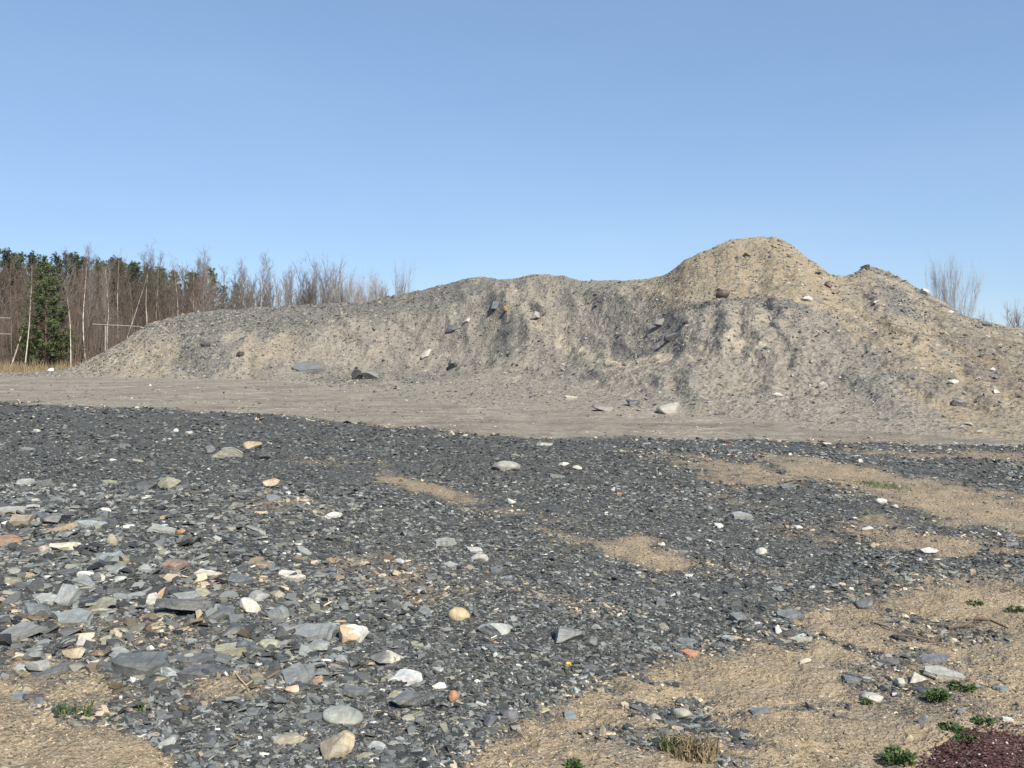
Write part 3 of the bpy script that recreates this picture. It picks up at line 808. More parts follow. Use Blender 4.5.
def block_mesh(name, L, W, T, tone, r, cuts=11, rnd=0.0, tone2=None):
    """an angular broken stone: a ball cut by planes, then roughened; rnd 0 sharp .. 1 water-worn"""
    bm = bmesh.new()
    bmesh.ops.create_icosphere(bm, subdivisions=4 if L > 0.12 else 3, radius=1.0)
    pl = []
    for k in range(cuts):
        d = Vector((r.gauss(0, 1), r.gauss(0, 1), r.gauss(0, 0.9))).normalized()
        pl.append((d, r.uniform(0.34, 0.68) + 0.24 * rnd))
    sd = Vector((r.random() * 50, r.random() * 50, r.random() * 50))
    for v in bm.verts:
        if rnd < 0.9:
            for d, h in pl:
                e = v.co.dot(d) - h
                if e > 0: v.co -= d * e * (1 - 0.35 * rnd)
        v.co *= 1 + (0.05 - 0.02 * rnd) * mnoise.noise(v.co * 2.7 + sd) + 0.02 * (1 - rnd) * mnoise.noise(v.co * 9 + sd)
    for v in bm.verts: v.co = Vector((v.co.x * L * 0.74, v.co.y * W * 0.74, v.co.z * T * 0.72))
    me = bm_done(name, bm, tone, var=0.28)
    if tone2:
        me.materials.append(M_rock)
        at = me.attributes['tone']
        for v in me.vertices:
            if v.co.x / L + 0.6 * v.co.y / W + 0.3 * mnoise.noise(v.co * (6 / L)) < 0.02:
                at.data[v.index].color = (*tone2, 1)
    if rnd > 0.5: me.shade_smooth()
    return me


GREY, DARK, PALE, WHITE = (0.135, 0.145, 0.148), (0.062, 0.066, 0.07), (0.30, 0.305, 0.285), (0.52, 0.50, 0.45)
MID, TAN, CREAM, RUST, BRICK, OLIVE = (0.19, 0.205, 0.205), (0.36, 0.285, 0.19), (0.52, 0.46, 0.35), (0.24, 0.15, 0.09), (0.40, 0.20, 0.115), (0.27, 0.26, 0.18)
STONES = []      # (object, px, py, phrase) anchors for the look-alikes


def orient(o, yaw, tilt_x, tilt_y, nrm=(0, 0, 1)):
    q = Vector((0, 0, 1)).rotation_difference(Vector(nrm))
    o.rotation_mode = 'QUATERNION'
    o.rotation_quaternion = q @ (Matrix.Rotation(tilt_x, 3, 'X') @ Matrix.Rotation(tilt_y, 3, 'Y') @ Matrix.Rotation(yaw, 3, 'Z')).to_quaternion()


def stone(px, py, w, h, kind, tone, label, phrase=None, yaw=0.0, tx=None, ty=None, heap=False, tone2=None, name=None, cat=None, thick=None, group=None, lift=0.0):
    r = random.Random(int(px * 31 + py * 7))
    if heap:
        g, nr = at_heap(px, py); x, y, z = g; nr = (nr + np.array([0, 0, 1.2])); nr = nr / np.linalg.norm(nr)
    else:
        x, y, z = at_ground(px, py); nr = (0, 0, 1)
    m = y / F
    L = w * m
    nm = name or ('slate_rock' if kind in ('slab', 'shard') else 'stone')
    if kind in ('slab', 'shard'):
        W = L * (0.42 if kind == 'shard' else 0.66)
        fs = EYE / y
        T = thick or min(0.22 * L, max(0.10 * L, (h * m - W * fs * 0.9) * 0.8))
        me = slab_mesh(nm, L, W, T, tone, r, 3 if L > 0.08 else 2)
        txx = r.uniform(0.02, 0.24) if tx is None else tx; tyy = r.uniform(-0.14, 0.14) if ty is None else ty
        dz = T * 0.22 + abs(math.sin(txx)) * W * 0.13 + abs(math.sin(tyy)) * L * 0.1
    else:
        H = h * m * 0.95; W = L * r.uniform(0.7, 0.9)
        me = block_mesh(nm, L, W, H, tone, r, 11, {'round': 0.95, 'cobble': 0.55, 'block': 0.0}[kind], tone2)
        txx = r.uniform(-0.2, 0.2) if tx is None else tx; tyy = r.uniform(-0.15, 0.15) if ty is None else ty
        dz = H * (0.36 if heap else 0.2)
    o = link(nm, me, loc=(x, y, z + dz + lift))
    orient(o, yaw, txx, tyy, nr)
    tag(o, label, cat or ('slate slab' if nm == 'slate_rock' else 'stone'), group or ('slate slabs in the rubble' if nm == 'slate_rock' else 'stones in the yard'))
    if heap and not group: o['group'] = 'stones lying on the heaps'
    sx, sy = px, py
    STONES.append((o, sx, sy, phrase, heap))
    return o


S = stone
# far left and centre, flat gravel
S(229, 456, 31, 16, 'block', (0.40, 0.385, 0.31), 'pale sand-coloured oblong block standing out on dark gravel, largest stone of the far left', 'the pale oblong block', 0.1, ty=0.12)
S(209, 452, 10, 9, 'block', GREY, 'dark grey cube-like stone leaning on left end of the pale oblong block')
S(250, 448, 17, 9, 'cobble', TAN, 'tan lump just behind and right of the pale oblong block')
S(271, 486, 15, 9, 'cobble', (0.46, 0.34, 0.22), 'rounded tan stone alone in dark gravel, in front of the pale oblong block', 'the lone rounded tan stone')
S(306, 459, 6, 4, 'block', WHITE, 'tiny white stone right of the pale oblong block near road')
S(113, 461, 7, 6, 'shard', WHITE, 'upright white sliver in the dark gravel left of the pale oblong block', 'the upright white sliver', tx=0.9, name='stone')
S(36, 432, 6, 4, 'block', WHITE, 'small white stone near the road edge at far left')
S(175, 432, 5, 5, 'block', WHITE, 'small white stone left behind the pale oblong block')
S(188, 434, 7, 6, 'block', WHITE, 'white pebble pair-mate closest behind the pale oblong block')
S(74, 487, 6, 4, 'block', WHITE, 'white pebble behind the row of tan-topped slabs')
S(143, 500, 8, 5, 'block', WHITE, 'bright white pebble at the back rim of the left rubble', 'the bright back-rim pebble')
S(122, 447, 16, 7, 'slab', GREY, 'grey hump of slate in the far dark gravel on the left')
S(115, 437, 9, 4, 'slab', PALE, 'pale slate chip behind the grey hump of slate')
S(505, 469, 21, 9, 'cobble', (0.31, 0.30, 0.26), 'smooth pale grey stone near the road, right of the sandy streak', 'the smooth pale grey stone')
S(563, 466, 10, 7, 'block', WHITE, 'bright white angular rock in the middle distance', 'the bright middle-distance rock')
S(577, 469, 7, 4, 'block', WHITE, 'small white chip touching right side of the bright middle-distance rock')
S(545, 445, 16, 4, 'shard', WHITE, 'thin flat white sliver lying along the road edge', 'the flat white sliver', tx=0.02, name='stone')
S(646, 444, 10, 4, 'shard', PALE, 'thin pale sliver right of the flat white one by the road', name='stone')
S(510, 503, 10, 7, 'block', (0.5, 0.48, 0.42), 'small oval off-white stone in front of the smooth pale grey stone')
S(620, 496, 8, 4, 'block', BRICK, 'tiny orange-red brick piece in the grey middle ground', 'the tiny brick piece', name='brick_fragment', cat='brick')
S(613, 491, 6, 5, 'block', WHITE, 'white pebble just behind left of the tiny brick piece')
S(334, 519, 20, 8, 'shard', (0.55, 0.54, 0.48), 'long whitish stone lying slanted left of the dark centre', 'the long whitish stone', 0.5, name='stone')
S(443, 545, 26, 11, 'slab', PALE, 'pale grey slab, left of a loose cluster in the centre', 'the pale centre slab')
S(474, 552, 18, 10, 'slab', (0.36, 0.36, 0.33), 'pale tilted slate, right of the pale centre slab', tx=0.4)
S(480, 560, 14, 8, 'cobble', (0.42, 0.41, 0.37), 'off-white lump in front of the pale tilted slate')
S(449, 567, 18, 9, 'slab', PALE, 'pale wedge of slate in front of the pale centre slab')
S(557, 513, 24, 10, 'slab', DARK, 'dark slate slab casting a black slit of shadow, centre of the rubble', 'the dark slab with a shadow slit', tx=0.28)
S(556, 476, 20, 9, 'slab', MID, 'grey slab in front of the bright middle-distance rock')
S(741, 519, 26, 9, 'slab', (0.27, 0.275, 0.26), 'pale grey lumpy slab right of centre in the middle distance', 'the pale lumpy slab')
S(717, 527, 9, 5, 'block', WHITE, 'white chip just left in front of the pale lumpy slab')
S(761, 553, 9, 6, 'cobble', WHITE, 'white oval pebble in front of the pale lumpy slab', 'the white oval pebble', 0.4)
S(798, 528, 8, 5, 'block', WHITE, 'white chip right of the pale lumpy slab')
S(662, 547, 7, 6, 'block', WHITE, 'white pebble at the upper rim of the long sandy streak')
S(733, 594, 20, 8, 'slab', DARK, 'blackish oval slate in front of the long sandy streak', 'the blackish oval slate')
S(661, 605, 24, 20, 'slab', (0.12, 0.13, 0.132), 'broad round-edged dark slate plate, right of centre', 'the broad round slate plate', tx=0.4)
S(696, 597, 10, 8, 'slab', MID, 'light slate chip between two dark plates right of centre', tx=0.5)
S(736, 618, 20, 14, 'slab', GREY, 'dark grey slate block at the rubble edge right of centre', tx=0.3)
S(790, 618, 26, 14, 'slab', (0.14, 0.15, 0.15), 'broad grey slab at the rim of the rubble by the sandy ground', 'the broad rim slab', tx=0.3)
S(757, 625, 8, 11, 'shard', WHITE, 'white upright flake left of the white rim stone', tx=0.7, ty=-0.5, name='stone')
S(778, 631, 11, 10, 'block', WHITE, 'white angular stone at the rim of the dark rubble by sandy ground', 'the white rim stone')
S(765, 634, 12, 5, 'shard', PALE, 'pale thin flake lying in front of the white rim stone', name='stone')
S(690, 645, 30, 10, 'slab', (0.13, 0.15, 0.15), 'dark slab edging the sandy ground, behind the orange brick flake', tx=0.2)
S(691, 655, 20, 9, 'slab', BRICK, 'flat orange brick-like flake on the sandy rim', 'the orange brick flake', name='brick_fragment', cat='brick', tx=0.15)
S(804, 663, 13, 6, 'block', CREAM, 'cream brick-shaped stone on the sandy ground right', 'the cream brick-shaped stone')
S(732, 639, 24, 5, 'shard', PALE, 'long pale shard on sandy ground left of the white rim stone')
S(800, 641, 26, 6, 'shard', (0.36, 0.33, 0.27), 'long sand-coloured shard on the sandy ground in front of the broad rim slab')
# right
S(927, 553, 17, 7, 'block', WHITE, 'bright white oblong stone on the sandy right bank', 'the white oblong stone', -0.5)
S(920, 561, 5, 4, 'block', WHITE, 'white pebble in front of the white oblong stone')
S(881, 504, 9, 6, 'cobble', WHITE, 'white oval stone behind the sandy right bank', 'the far white oval stone')
S(897, 508, 7, 4, 'block', (0.55, 0.54, 0.5), 'off-white chip right of the far white oval stone')
S(868, 530, 10, 4, 'cobble', WHITE, 'flat white pebble in front of the far white oval stone')
S(999, 537, 6, 6, 'block', WHITE, 'white pebble near the right edge of the dark gravel')
S(861, 463, 7, 5, 'block', WHITE, 'white pebble by the haul road at right', 'the roadside white pebble')
S(827, 444, 7, 4, 'block', WHITE, 'far white chip at the road edge, left behind the roadside white pebble')
S(786, 489, 20, 12, 'slab', (0.15, 0.155, 0.15), 'dark tilted slab left of the sandy strip at right', 'the dark tilted slab', tx=0.4)
S(891, 664, 32, 9, 'shard', (0.12, 0.12, 0.125), 'dark flat slate plank lying left in the pair on sandy ground', 'the dark slate plank', -0.12, tx=0.2)
S(943, 676, 46, 10, 'shard', (0.31, 0.31, 0.28), 'long pale-topped slate plank lying right in the pair on sandy ground', 'the pale slate plank', -0.16, tx=0.22)
S(932, 661, 34, 9, 'slab', (0.13, 0.14, 0.15), 'bluish flat slate behind the two slate planks')
S(917, 682, 20, 12, 'block', (0.56, 0.52, 0.42), 'cream angular stone in front of the two slate planks', 'the cream stone by the planks')
S(900, 686, 12, 9, 'block', (0.5, 0.47, 0.40), 'off-white stone left in front of the cream stone by the planks')
S(921, 691, 22, 10, 'slab', DARK, 'dark slate piece in front of the cream stone, beside green weeds', tx=0.3)
S(872, 699, 19, 8, 'cobble', (0.40, 0.395, 0.345), 'smooth pale stone left in front of the slate planks', 'the smooth pale right stone')
S(960, 713, 14, 12, 'shard', (0.16, 0.155, 0.165), 'dark leaning slate flake among the green weeds', 'the leaning flake by the weeds', 0.6, tx=0.6)
S(925, 722, 9, 9, 'block', (0.13, 0.13, 0.145), 'small dark chunk in front of the green weeds')
S(1007, 720, 14, 9, 'shard', (0.5, 0.5, 0.45), 'pale flat flake at the rim of the red gravel', 'the pale flake by red gravel')
S(1003, 690, 18, 8, 'slab', MID, 'grey slate at the right edge behind the red gravel')
S(850, 680, 24, 9, 'slab', GREY, 'dark grey slate patch left of the dark slate plank')
S(760, 712, 26, 7, 'slab', (0.15, 0.16, 0.17), 'low bluish slate set in the sandy soil at lower right', 'the low bluish slate')
S(680, 717, 16, 10, 'cobble', (0.36, 0.34, 0.28), 'pale lump in the dark gravel patch on the sandy ground', 'the pale lump in the dark patch')
S(655, 720, 14, 9, 'cobble', (0.28, 0.27, 0.22), 'dull grey lump left of the pale lump in the dark patch')
S(569, 717, 22, 7, 'slab', MID, 'grey slate tongue on the sandy edge at bottom centre')
# centre and lower centre
S(459, 618, 15, 12, 'round', (0.50, 0.385, 0.22), 'egg-shaped yellow-tan pebble in dark gravel at bottom centre', 'the egg-shaped yellow pebble')
S(492, 632, 30, 16, 'block', (0.33, 0.35, 0.33), 'pale grey-green wedge stone right of the egg-shaped yellow pebble', 'the grey-green wedge', 0.3)
S(567, 641, 28, 20, 'block', (0.16, 0.172, 0.172), 'grey lumpy slate right of the grey-green wedge', 'the grey lumpy slate')
S(590, 645, 20, 12, 'block', (0.15, 0.16, 0.16), 'smaller grey slate right of the grey lumpy slate')
S(496, 656, 7, 6, 'block', WHITE, 'white pebble in front of the grey-green wedge')
S(508, 717, 20, 16, 'block', (0.115, 0.12, 0.13), 'dark blue-grey cube of slate at bottom centre', 'the dark bottom cube')
S(489, 725, 16, 11, 'block', (0.10, 0.105, 0.12), 'dark chunk touching left of the dark bottom cube')
S(453, 700, 9, 12, 'cobble', (0.36, 0.17, 0.085), 'small rust-orange lump at bottom centre', 'the rust-orange lump')
S(440, 687, 13, 7, 'block', (0.6, 0.58, 0.54), 'off-white chip left behind the rust-orange lump')
S(410, 680, 34, 14, 'block', (0.5, 0.5, 0.48), 'white-veined top stone of a stacked pair left of the rust-orange lump', 'the white-veined stone')
S(404, 704, 30, 22, 'block', (0.15, 0.16, 0.165), 'ribbed grey stone in front of the white-veined stone', 'the ribbed grey stone')
S(388, 661, 26, 13, 'block', (0.48, 0.44, 0.36), 'angular cream stone right of the white and tan rock', 'the angular cream stone', tone2=(0.16, 0.16, 0.15))
S(352, 642, 32, 20, 'block', (0.52, 0.50, 0.455), 'rock half bright white and half tan, left of centre', 'the white and tan rock', tone2=(0.45, 0.33, 0.2))
S(312, 637, 56, 20, 'slab', (0.20, 0.215, 0.215), 'large smooth blue-grey slab left of the white and tan rock', 'the large blue-grey slab', 0.1, tx=0.24)
S(298, 680, 44, 30, 'slab', (0.15, 0.16, 0.162), 'large dark grey plate lying tilted below the blue-grey slab', 'the tilted dark plate', 0.6, tx=0.3)
S(320, 683, 12, 11, 'block', (0.34, 0.24, 0.16), 'brown chunk touching right end of the tilted dark plate')
S(293, 691, 13, 7, 'cobble', (0.56, 0.43, 0.28), 'tan pebble in front of the tilted dark plate')
S(343, 718, 28, 10, 'round', (0.27, 0.28, 0.25), 'flat oval grey-green stone at lower left of centre', 'the flat oval stone')
S(336, 752, 34, 24, 'block', (0.40, 0.32, 0.20), 'blocky brown stone with a lit edge painted bright tan, at the bottom', 'the blocky brown stone', 0.4, tone2=(0.22, 0.19, 0.14))  # two tones paint its sunlit edge and the shade on its front-left side
S(291, 742, 26, 10, 'block', (0.34, 0.30, 0.22), 'tan-grey lump left of the blocky brown stone')
S(356, 690, 30, 12, 'slab', (0.13, 0.135, 0.14), 'dark plate right of the tilted dark plate')
S(250, 714, 30, 8, 'shard', (0.11, 0.12, 0.13), 'long dark sliver of slate left of the flat oval stone', tx=0.3)
S(232, 655, 38, 17, 'slab', (0.30, 0.29, 0.20), 'olive-coloured thick slab at left, below the white diamond', 'the olive slab', tx=0.25, thick=0.06)
S(270, 648, 18, 12, 'cobble', (0.30, 0.30, 0.22), 'olive rounded stone right of the olive slab')
S(250, 612, 16, 20, 'block', (0.50, 0.475, 0.40), 'white diamond-shaped stone standing in the left rubble', 'the white diamond', 0.3)
S(274, 618, 22, 16, 'block', (0.22, 0.24, 0.235), 'grey angular stone right of the white diamond')
S(258, 600, 18, 9, 'cobble', (0.33, 0.33, 0.31), 'light grey pebble behind the white diamond')
S(292, 578, 30, 10, 'shard', (0.48, 0.46, 0.40), 'long white flake right behind the white diamond', 'the long white flake', -0.35, name='stone', tx=0.3)
S(208, 576, 34, 9, 'shard', (0.46, 0.43, 0.35), 'long cream splinter behind left of the white diamond', 'the long cream splinter', -0.25, name='stone', tx=0.2)
S(240, 583, 34, 20, 'slab', (0.105, 0.115, 0.125), 'dark plate right of the long cream splinter', tx=0.35)
S(342, 660, 14, 7, 'block', (0.3, 0.3, 0.28), 'grey chip in front of the white and tan rock')
# left rubble
S(141, 669, 62, 20, 'slab', (0.095, 0.105, 0.108), 'biggest dark slate slab with a ridge along its front, lower left', 'the biggest ridged slab', -0.1, tx=0.25, ty=0.06, thick=0.055)
S(188, 662, 58, 10, 'shard', (0.115, 0.12, 0.125), 'long layered slate touching right end of the biggest ridged slab', -0.1 and 'the long layered slate', -0.12, tx=0.2)
S(150, 660, 8, 6, 'block', (0.6, 0.58, 0.55), 'whitish chip resting on the biggest ridged slab', lift=0.06)
S(200, 674, 52, 9, 'shard', (0.10, 0.10, 0.105), 'dark thin slate in front of the long layered slate', -0.1)
S(183, 614, 58, 17, 'slab', (0.115, 0.12, 0.12), 'dark slab with a deep black undercut in the left rubble', 'the undercut slab', 0.05, tx=-0.22, thick=0.05, lift=0.03)
S(186, 604, 28, 12, 'slab', (0.21, 0.22, 0.21), 'pale hump of slate lying on back of the undercut slab', tx=0.25, lift=0.03)
S(150, 606, 10, 20, 'block', (0.62, 0.59, 0.53), 'white upright chunk left of the undercut slab', 'the white upright chunk', ty=0.4)
S(159, 603, 6, 22, 'block', (0.5, 0.36, 0.22), 'narrow tan splinter leaning on the white upright chunk', ty=0.5)
S(174, 570, 24, 11, 'block', (0.25, 0.17, 0.125), 'reddish-brown stone behind the undercut slab', 'the reddish-brown stone')
S(70, 600, 26, 24, 'block', (0.25, 0.265, 0.26), 'grey stone with pale streaks left of the white upright chunk', 'the streaked grey stone')
S(74, 622, 42, 17, 'slab', (0.20, 0.22, 0.215), 'humped grey slab in front of the streaked grey stone', 'the humped grey slab', -0.3, tx=0.35)
S(18, 635, 46, 17, 'slab', (0.19, 0.20, 0.195), 'wide flat grey slab at the left edge', 'the wide left-edge slab', tx=0.25)
S(73, 656, 20, 12, 'block', (0.46, 0.39, 0.26), 'yellowish cream rock behind the biggest ridged slab', 'the yellowish cream rock')
S(97, 655, 17, 9, 'block', (0.27, 0.17, 0.09), 'orange-brown stone right of the yellowish cream rock')
S(92, 664, 17, 6, 'shard', CREAM, 'cream sliver between the orange-brown stone and the biggest ridged slab', name='stone')
S(34, 660, 22, 16, 'block', (0.19, 0.205, 0.20), 'grey pointed stone left of the yellowish cream rock')
S(65, 547, 21, 11, 'block', (0.52, 0.485, 0.39), 'white-cream rock in the left rubble', 'the white-cream rock')
S(40, 553, 16, 14, 'block', (0.42, 0.34, 0.29), 'pinkish pale-edged stone left of the white-cream rock', tone2=(0.13, 0.12, 0.12))
S(9, 548, 18, 13, 'block', (0.27, 0.17, 0.10), 'rusty brown rock at the left edge', 'the rusty left-edge rock')
S(8, 514, 36, 10, 'slab', (0.33, 0.325, 0.28), 'pale grey-tan slab at far left rim', 'the pale rim slab', -0.1)
S(20, 524, 32, 13, 'slab', (0.31, 0.26, 0.18), 'tan-topped slab in front of the pale rim slab', 'the tan-topped slab', 0.1, tx=0.25, thick=0.07)
S(49, 523, 25, 18, 'block', (0.085, 0.095, 0.105), 'blackish angular block right of the tan-topped slab', 'the blackish block')
S(39, 524, 10, 12, 'block', (0.40, 0.38, 0.30), 'small pale upright stone between tan-topped slab and blackish block')
S(59, 531, 34, 9, 'shard', (0.36, 0.27, 0.17), 'tilted tan-faced slate in front of the blackish block', 'the tilted tan slate', 0.35, ty=-0.22)
S(125, 530, 14, 8, 'block', WHITE, 'bright white stone right of the tilted tan slate', 'the bright white left stone')
S(92, 527, 34, 9, 'slab', (0.28, 0.31, 0.31), 'pale bluish slab right behind the tilted tan slate', -0.2 and 'the pale bluish slab')
S(163, 531, 34, 10, 'slab', (0.27, 0.28, 0.25), 'light grey-green slab right of the bright white left stone', 'the light grey-green slab')
S(181, 534, 9, 6, 'block', (0.40, 0.20, 0.10), 'small rust-orange stone right of the light grey-green slab')
S(112, 544, 10, 13, 'cobble', (0.30, 0.27, 0.20), 'upright dull tan cobble in front of the bright white left stone')
S(110, 562, 30, 11, 'slab', (0.20, 0.225, 0.235), 'blue-grey slab with a brown stone at its right end', 'the blue-grey left slab', tx=0.3)
S(125, 563, 12, 12, 'block', (0.28, 0.22, 0.15), 'brown stone at right end of the blue-grey left slab')
S(86, 576, 12, 7, 'block', (0.68, 0.65, 0.58), 'off-white stone in front of the blue-grey left slab')
S(100, 585, 14, 14, 'block', (0.36, 0.34, 0.30), 'pale jagged stone below the blue-grey left slab', tone2=(0.12, 0.12, 0.12))
S(170, 745, 20, 9, 'block', (0.28, 0.29, 0.28), 'pale grey stone at the rim of the lower left sand', 'the pale lower left stone')
S(22, 698, 28, 8, 'slab', (0.17, 0.185, 0.20), 'bluish slate on the rim of the lower left sand', 'the bluish rim slate')
S(55, 672, 50, 9, 'shard', (0.115, 0.12, 0.125), 'dark ragged slate left in front of the biggest ridged slab', 'the dark ragged slate', 0.3)
# on the heaps
H = dict(heap=True)
S(308, 372, 34, 12, 'slab', (0.15, 0.152, 0.155), 'largest dark slate slab at foot of the grey bank, left', 'the largest bank-foot slab', -0.25, tx=0.3, **H)
S(357, 379, 10, 11, 'block', (0.07, 0.07, 0.075), 'blackish block at the foot of the bank, right of the largest slab', **H)
S(370, 379, 18, 11, 'block', (0.20, 0.195, 0.185), 'grey boulder right of the blackish block at bank foot', **H)
S(428, 355, 14, 7, 'block', (0.38, 0.36, 0.31), 'pale triangular boulder in the left scoop of the bank', **H)
S(452, 367, 12, 9, 'block', (0.10, 0.11, 0.115), 'dark square boulder low in the left scoop of the bank', **H)
S(452, 330, 12, 6, 'block', (0.10, 0.105, 0.115), 'dark flat boulder halfway up the left scoop', **H)
S(467, 320, 9, 5, 'block', (0.42, 0.40, 0.35), 'pale stone above the dark flat boulder in the left scoop', **H)
S(494, 309, 16, 9, 'block', (0.12, 0.14, 0.16), 'blue-grey boulder high on the spur beside a small tan one', **H)
S(507, 310, 9, 6, 'block', (0.46, 0.33, 0.20), 'small tan boulder touching right of the blue-grey boulder on the spur', **H)
S(536, 318, 12, 7, 'block', (0.33, 0.31, 0.27), 'pale boulder at the top of the smooth sandy chute', **H)
S(570, 399, 15, 5, 'slab', (0.46, 0.42, 0.33), 'flat pale tan slab on the gentle apron of the bank', **H)
S(634, 405, 14, 8, 'block', (0.085, 0.085, 0.09), 'dark wedge-shaped boulder on the lower apron', **H)
S(670, 413, 20, 10, 'cobble', (0.30, 0.28, 0.25), 'pale grey boulder at the foot of the apron by the road', **H)
S(605, 410, 16, 5, 'cobble', (0.24, 0.22, 0.19), 'low dull mound-shaped stone left of the dark wedge boulder', **H)
S(670, 340, 10, 10, 'block', (0.075, 0.078, 0.088), 'dark pointed boulder on the bank face below the dome', **H)
S(660, 325, 13, 6, 'block', (0.19, 0.19, 0.18), 'grey flat boulder above the dark pointed boulder', **H)
S(722, 297, 11, 10, 'cobble', (0.075, 0.055, 0.048), 'round dark brown boulder resting low on the tan dirt dome', name='boulder', cat='boulder', **H)
S(748, 255, 8, 4, 'block', (0.20, 0.155, 0.11), 'brown clod-like stone high on the tan dirt dome', **H)
S(806, 300, 9, 5, 'block', (0.47, 0.45, 0.40), 'white stone where dome and right heap meet', **H)
S(828, 287, 7, 6, 'block', (0.15, 0.11, 0.085), 'left one of two brown stones on the dome right flank', **H)
S(836, 293, 7, 5, 'block', (0.16, 0.115, 0.09), 'right one of two brown stones on the dome right flank', **H)
S(866, 268, 9, 6, 'block', (0.07, 0.07, 0.075), 'dark block sitting on the very peak of the right heap', lift=-0.07, **H)
S(923, 294, 8, 6, 'block', (0.47, 0.45, 0.40), 'white boulder high on the right heap below its ridge', **H)
S(904, 281, 5, 3, 'block', (0.47, 0.45, 0.40), 'white stone on the right heap ridge near its peak', **H)
S(952, 313, 6, 4, 'block', (0.47, 0.45, 0.40), 'white stone halfway down the right heap ridge', **H)
S(988, 326, 12, 4, 'slab', (0.08, 0.08, 0.085), 'dark flat stone on the lower right heap ridge', **H)
S(960, 405, 19, 9, 'slab', (0.085, 0.09, 0.09), 'dark slate slab jutting from the right heap near its foot', tx=-0.1, **H)
S(969, 425, 8, 5, 'block', (0.47, 0.45, 0.40), 'white stone at the foot of right heap below the dark slate slab', **H)
S(954, 383, 9, 5, 'block', (0.58, 0.52, 0.42), 'cream stone above the dark slate slab on the right heap', **H)
S(822, 388, 11, 8, 'block', (0.30, 0.29, 0.27), 'grey stone on the lower skirt of the heap below the dome', **H)
S(780, 396, 8, 4, 'block', (0.47, 0.45, 0.40), 'white stone low on the skirt below the dome', **H)
S(875, 302, 7, 4, 'block', (0.47, 0.45, 0.40), 'white stone on the right heap below its peak', **H)
S(51, 370, 8, 4, 'block', (0.62, 0.60, 0.56), 'white stone at the tail of the grey bank, far left', **H)
S(206, 345, 11, 5, 'slab', (0.06, 0.06, 0.062), 'black slate slab above the dark slump on the left bank', **H)
S(240, 356, 7, 6, 'block', (0.085, 0.08, 0.08), 'dark stone in the tan scoop at left of the bank', **H)
S(996, 392, 8, 4, 'block', (0.47, 0.45, 0.40), 'white stone at far right on the right heap', **H)
S(775, 327, 10, 5, 'block', (0.075, 0.077, 0.08), 'dark stone at the top of the grey skirt under the dome', **H)
S(687, 322, 8, 5, 'block', (0.10, 0.10, 0.10), 'small dark stone right of the grey flat boulder on the bank', **H)


# the next largest pieces of the rubble, each told by its look and its nearest notable neighbour
def shade(k, c): return tuple(q * k for q in c)


def more_slates(count):
    r = random.Random(77)
    named = [(o, px, py, ph) for o, px, py, ph, hp in STONES if ph and not hp]
    taken = [(px, py) for _, px, py, _, _ in STONES]
    items = []
    tries = 0
    while len(items) < count and tries < 30000:
        tries += 1
        px, py = r.uniform(5, 1020), r.uniform(440, 760)
        D = 1508 / (py - HZ); x = (px - 512) / F * D
        tan, road = ground_masks(np.array([x]), np.array([D]))
        dens = (1 - float(tan[0])) * (1 - float(road[0]))
        left = max(0, min(1, (520 - px) / 350)) * (1 if 480 < py < 700 else 0.35)
        if r.random() > dens * (0.25 + 0.75 * left) + 0.04: continue
        if min(math.hypot((px - a) / 1.6, py - b) for a, b in taken) < 8: continue
        near = min(named, key=lambda a: math.hypot(a[1] - px, (a[2] - py) * 1.6))
        w = (7 + 19 * r.random() ** 2.2) * (0.65 + 0.5 * (py - 440) / 250) * (0.8 + 0.5 * left)
        shape = r.choice(['slab', 'slab', 'shard', 'block'])
        u = r.random()
        if u < 0.42: tw, tone = 'dark', shade(r.uniform(0.85, 1.5), (0.075, 0.081, 0.085))
        elif u < 0.66: tw, tone = 'grey', shade(r.uniform(0.9, 1.2), (0.16, 0.172, 0.173))
        elif u < 0.82: tw, tone = 'pale grey', shade(r.uniform(0.9, 1.2), (0.27, 0.28, 0.265))
        elif u < 0.975: tw, tone = 'olive-grey', shade(r.uniform(0.9, 1.2), (0.235, 0.225, 0.165))
        else: tw, tone = 'tan', shade(r.uniform(0.85, 1.15), (0.38, 0.29, 0.19))
        taken.append((px, py)); items.append((px, py, w, shape, tw, tone, near))
    groups = {}
    for it in items:
        px, py, w, shape, tw, tone, near = it
        dx, dy = px - near[1], (py - near[2]) * 1.6
        d = ('right of' if dx > 0 else 'left of') if abs(dx) > abs(dy) else ('in front of' if dy > 0 else 'behind')
        sw = 'broad' if w > 24 else ('small' if w < 12 else '')
        nw = {'slab': 'slate plate', 'shard': 'slate splinter', 'block': 'chunk of slate'}[shape]
        groups.setdefault((tw, sw, nw, d, near[3]), []).append((math.hypot(dx, dy), it))
    first = {}
    words = ['nearest', 'second nearest', 'third nearest', 'fourth nearest', 'fifth nearest', 'sixth nearest']
    for (tw, sw, nw, d, ph), lst in groups.items():
        lst.sort(key=lambda a: a[0])
        for k, (_, it) in enumerate(lst):
            px, py, w, shape, _, tone, near = it
            desc = ' '.join(q for q in (sw, tw, nw) if q)
            lab = f'{desc} {d} {ph}' if len(lst) == 1 else f'{words[k]} {desc} {d} {ph}'
            hh = w * (0.34 if shape != 'block' else 0.6)
            o = stone(px, py, w, hh, shape, tone, lab, None, r.uniform(-0.7, 0.7), tx=r.uniform(-0.05, 0.5) if shape != 'block' else None,
                      ty=r.uniform(-0.25, 0.25), name='slate_rock' if shape != 'block' else 'slate_chunk', cat='slate slab' if shape != 'block' else 'stone',
                      group='slate pieces in the rubble')


more_slates(150)


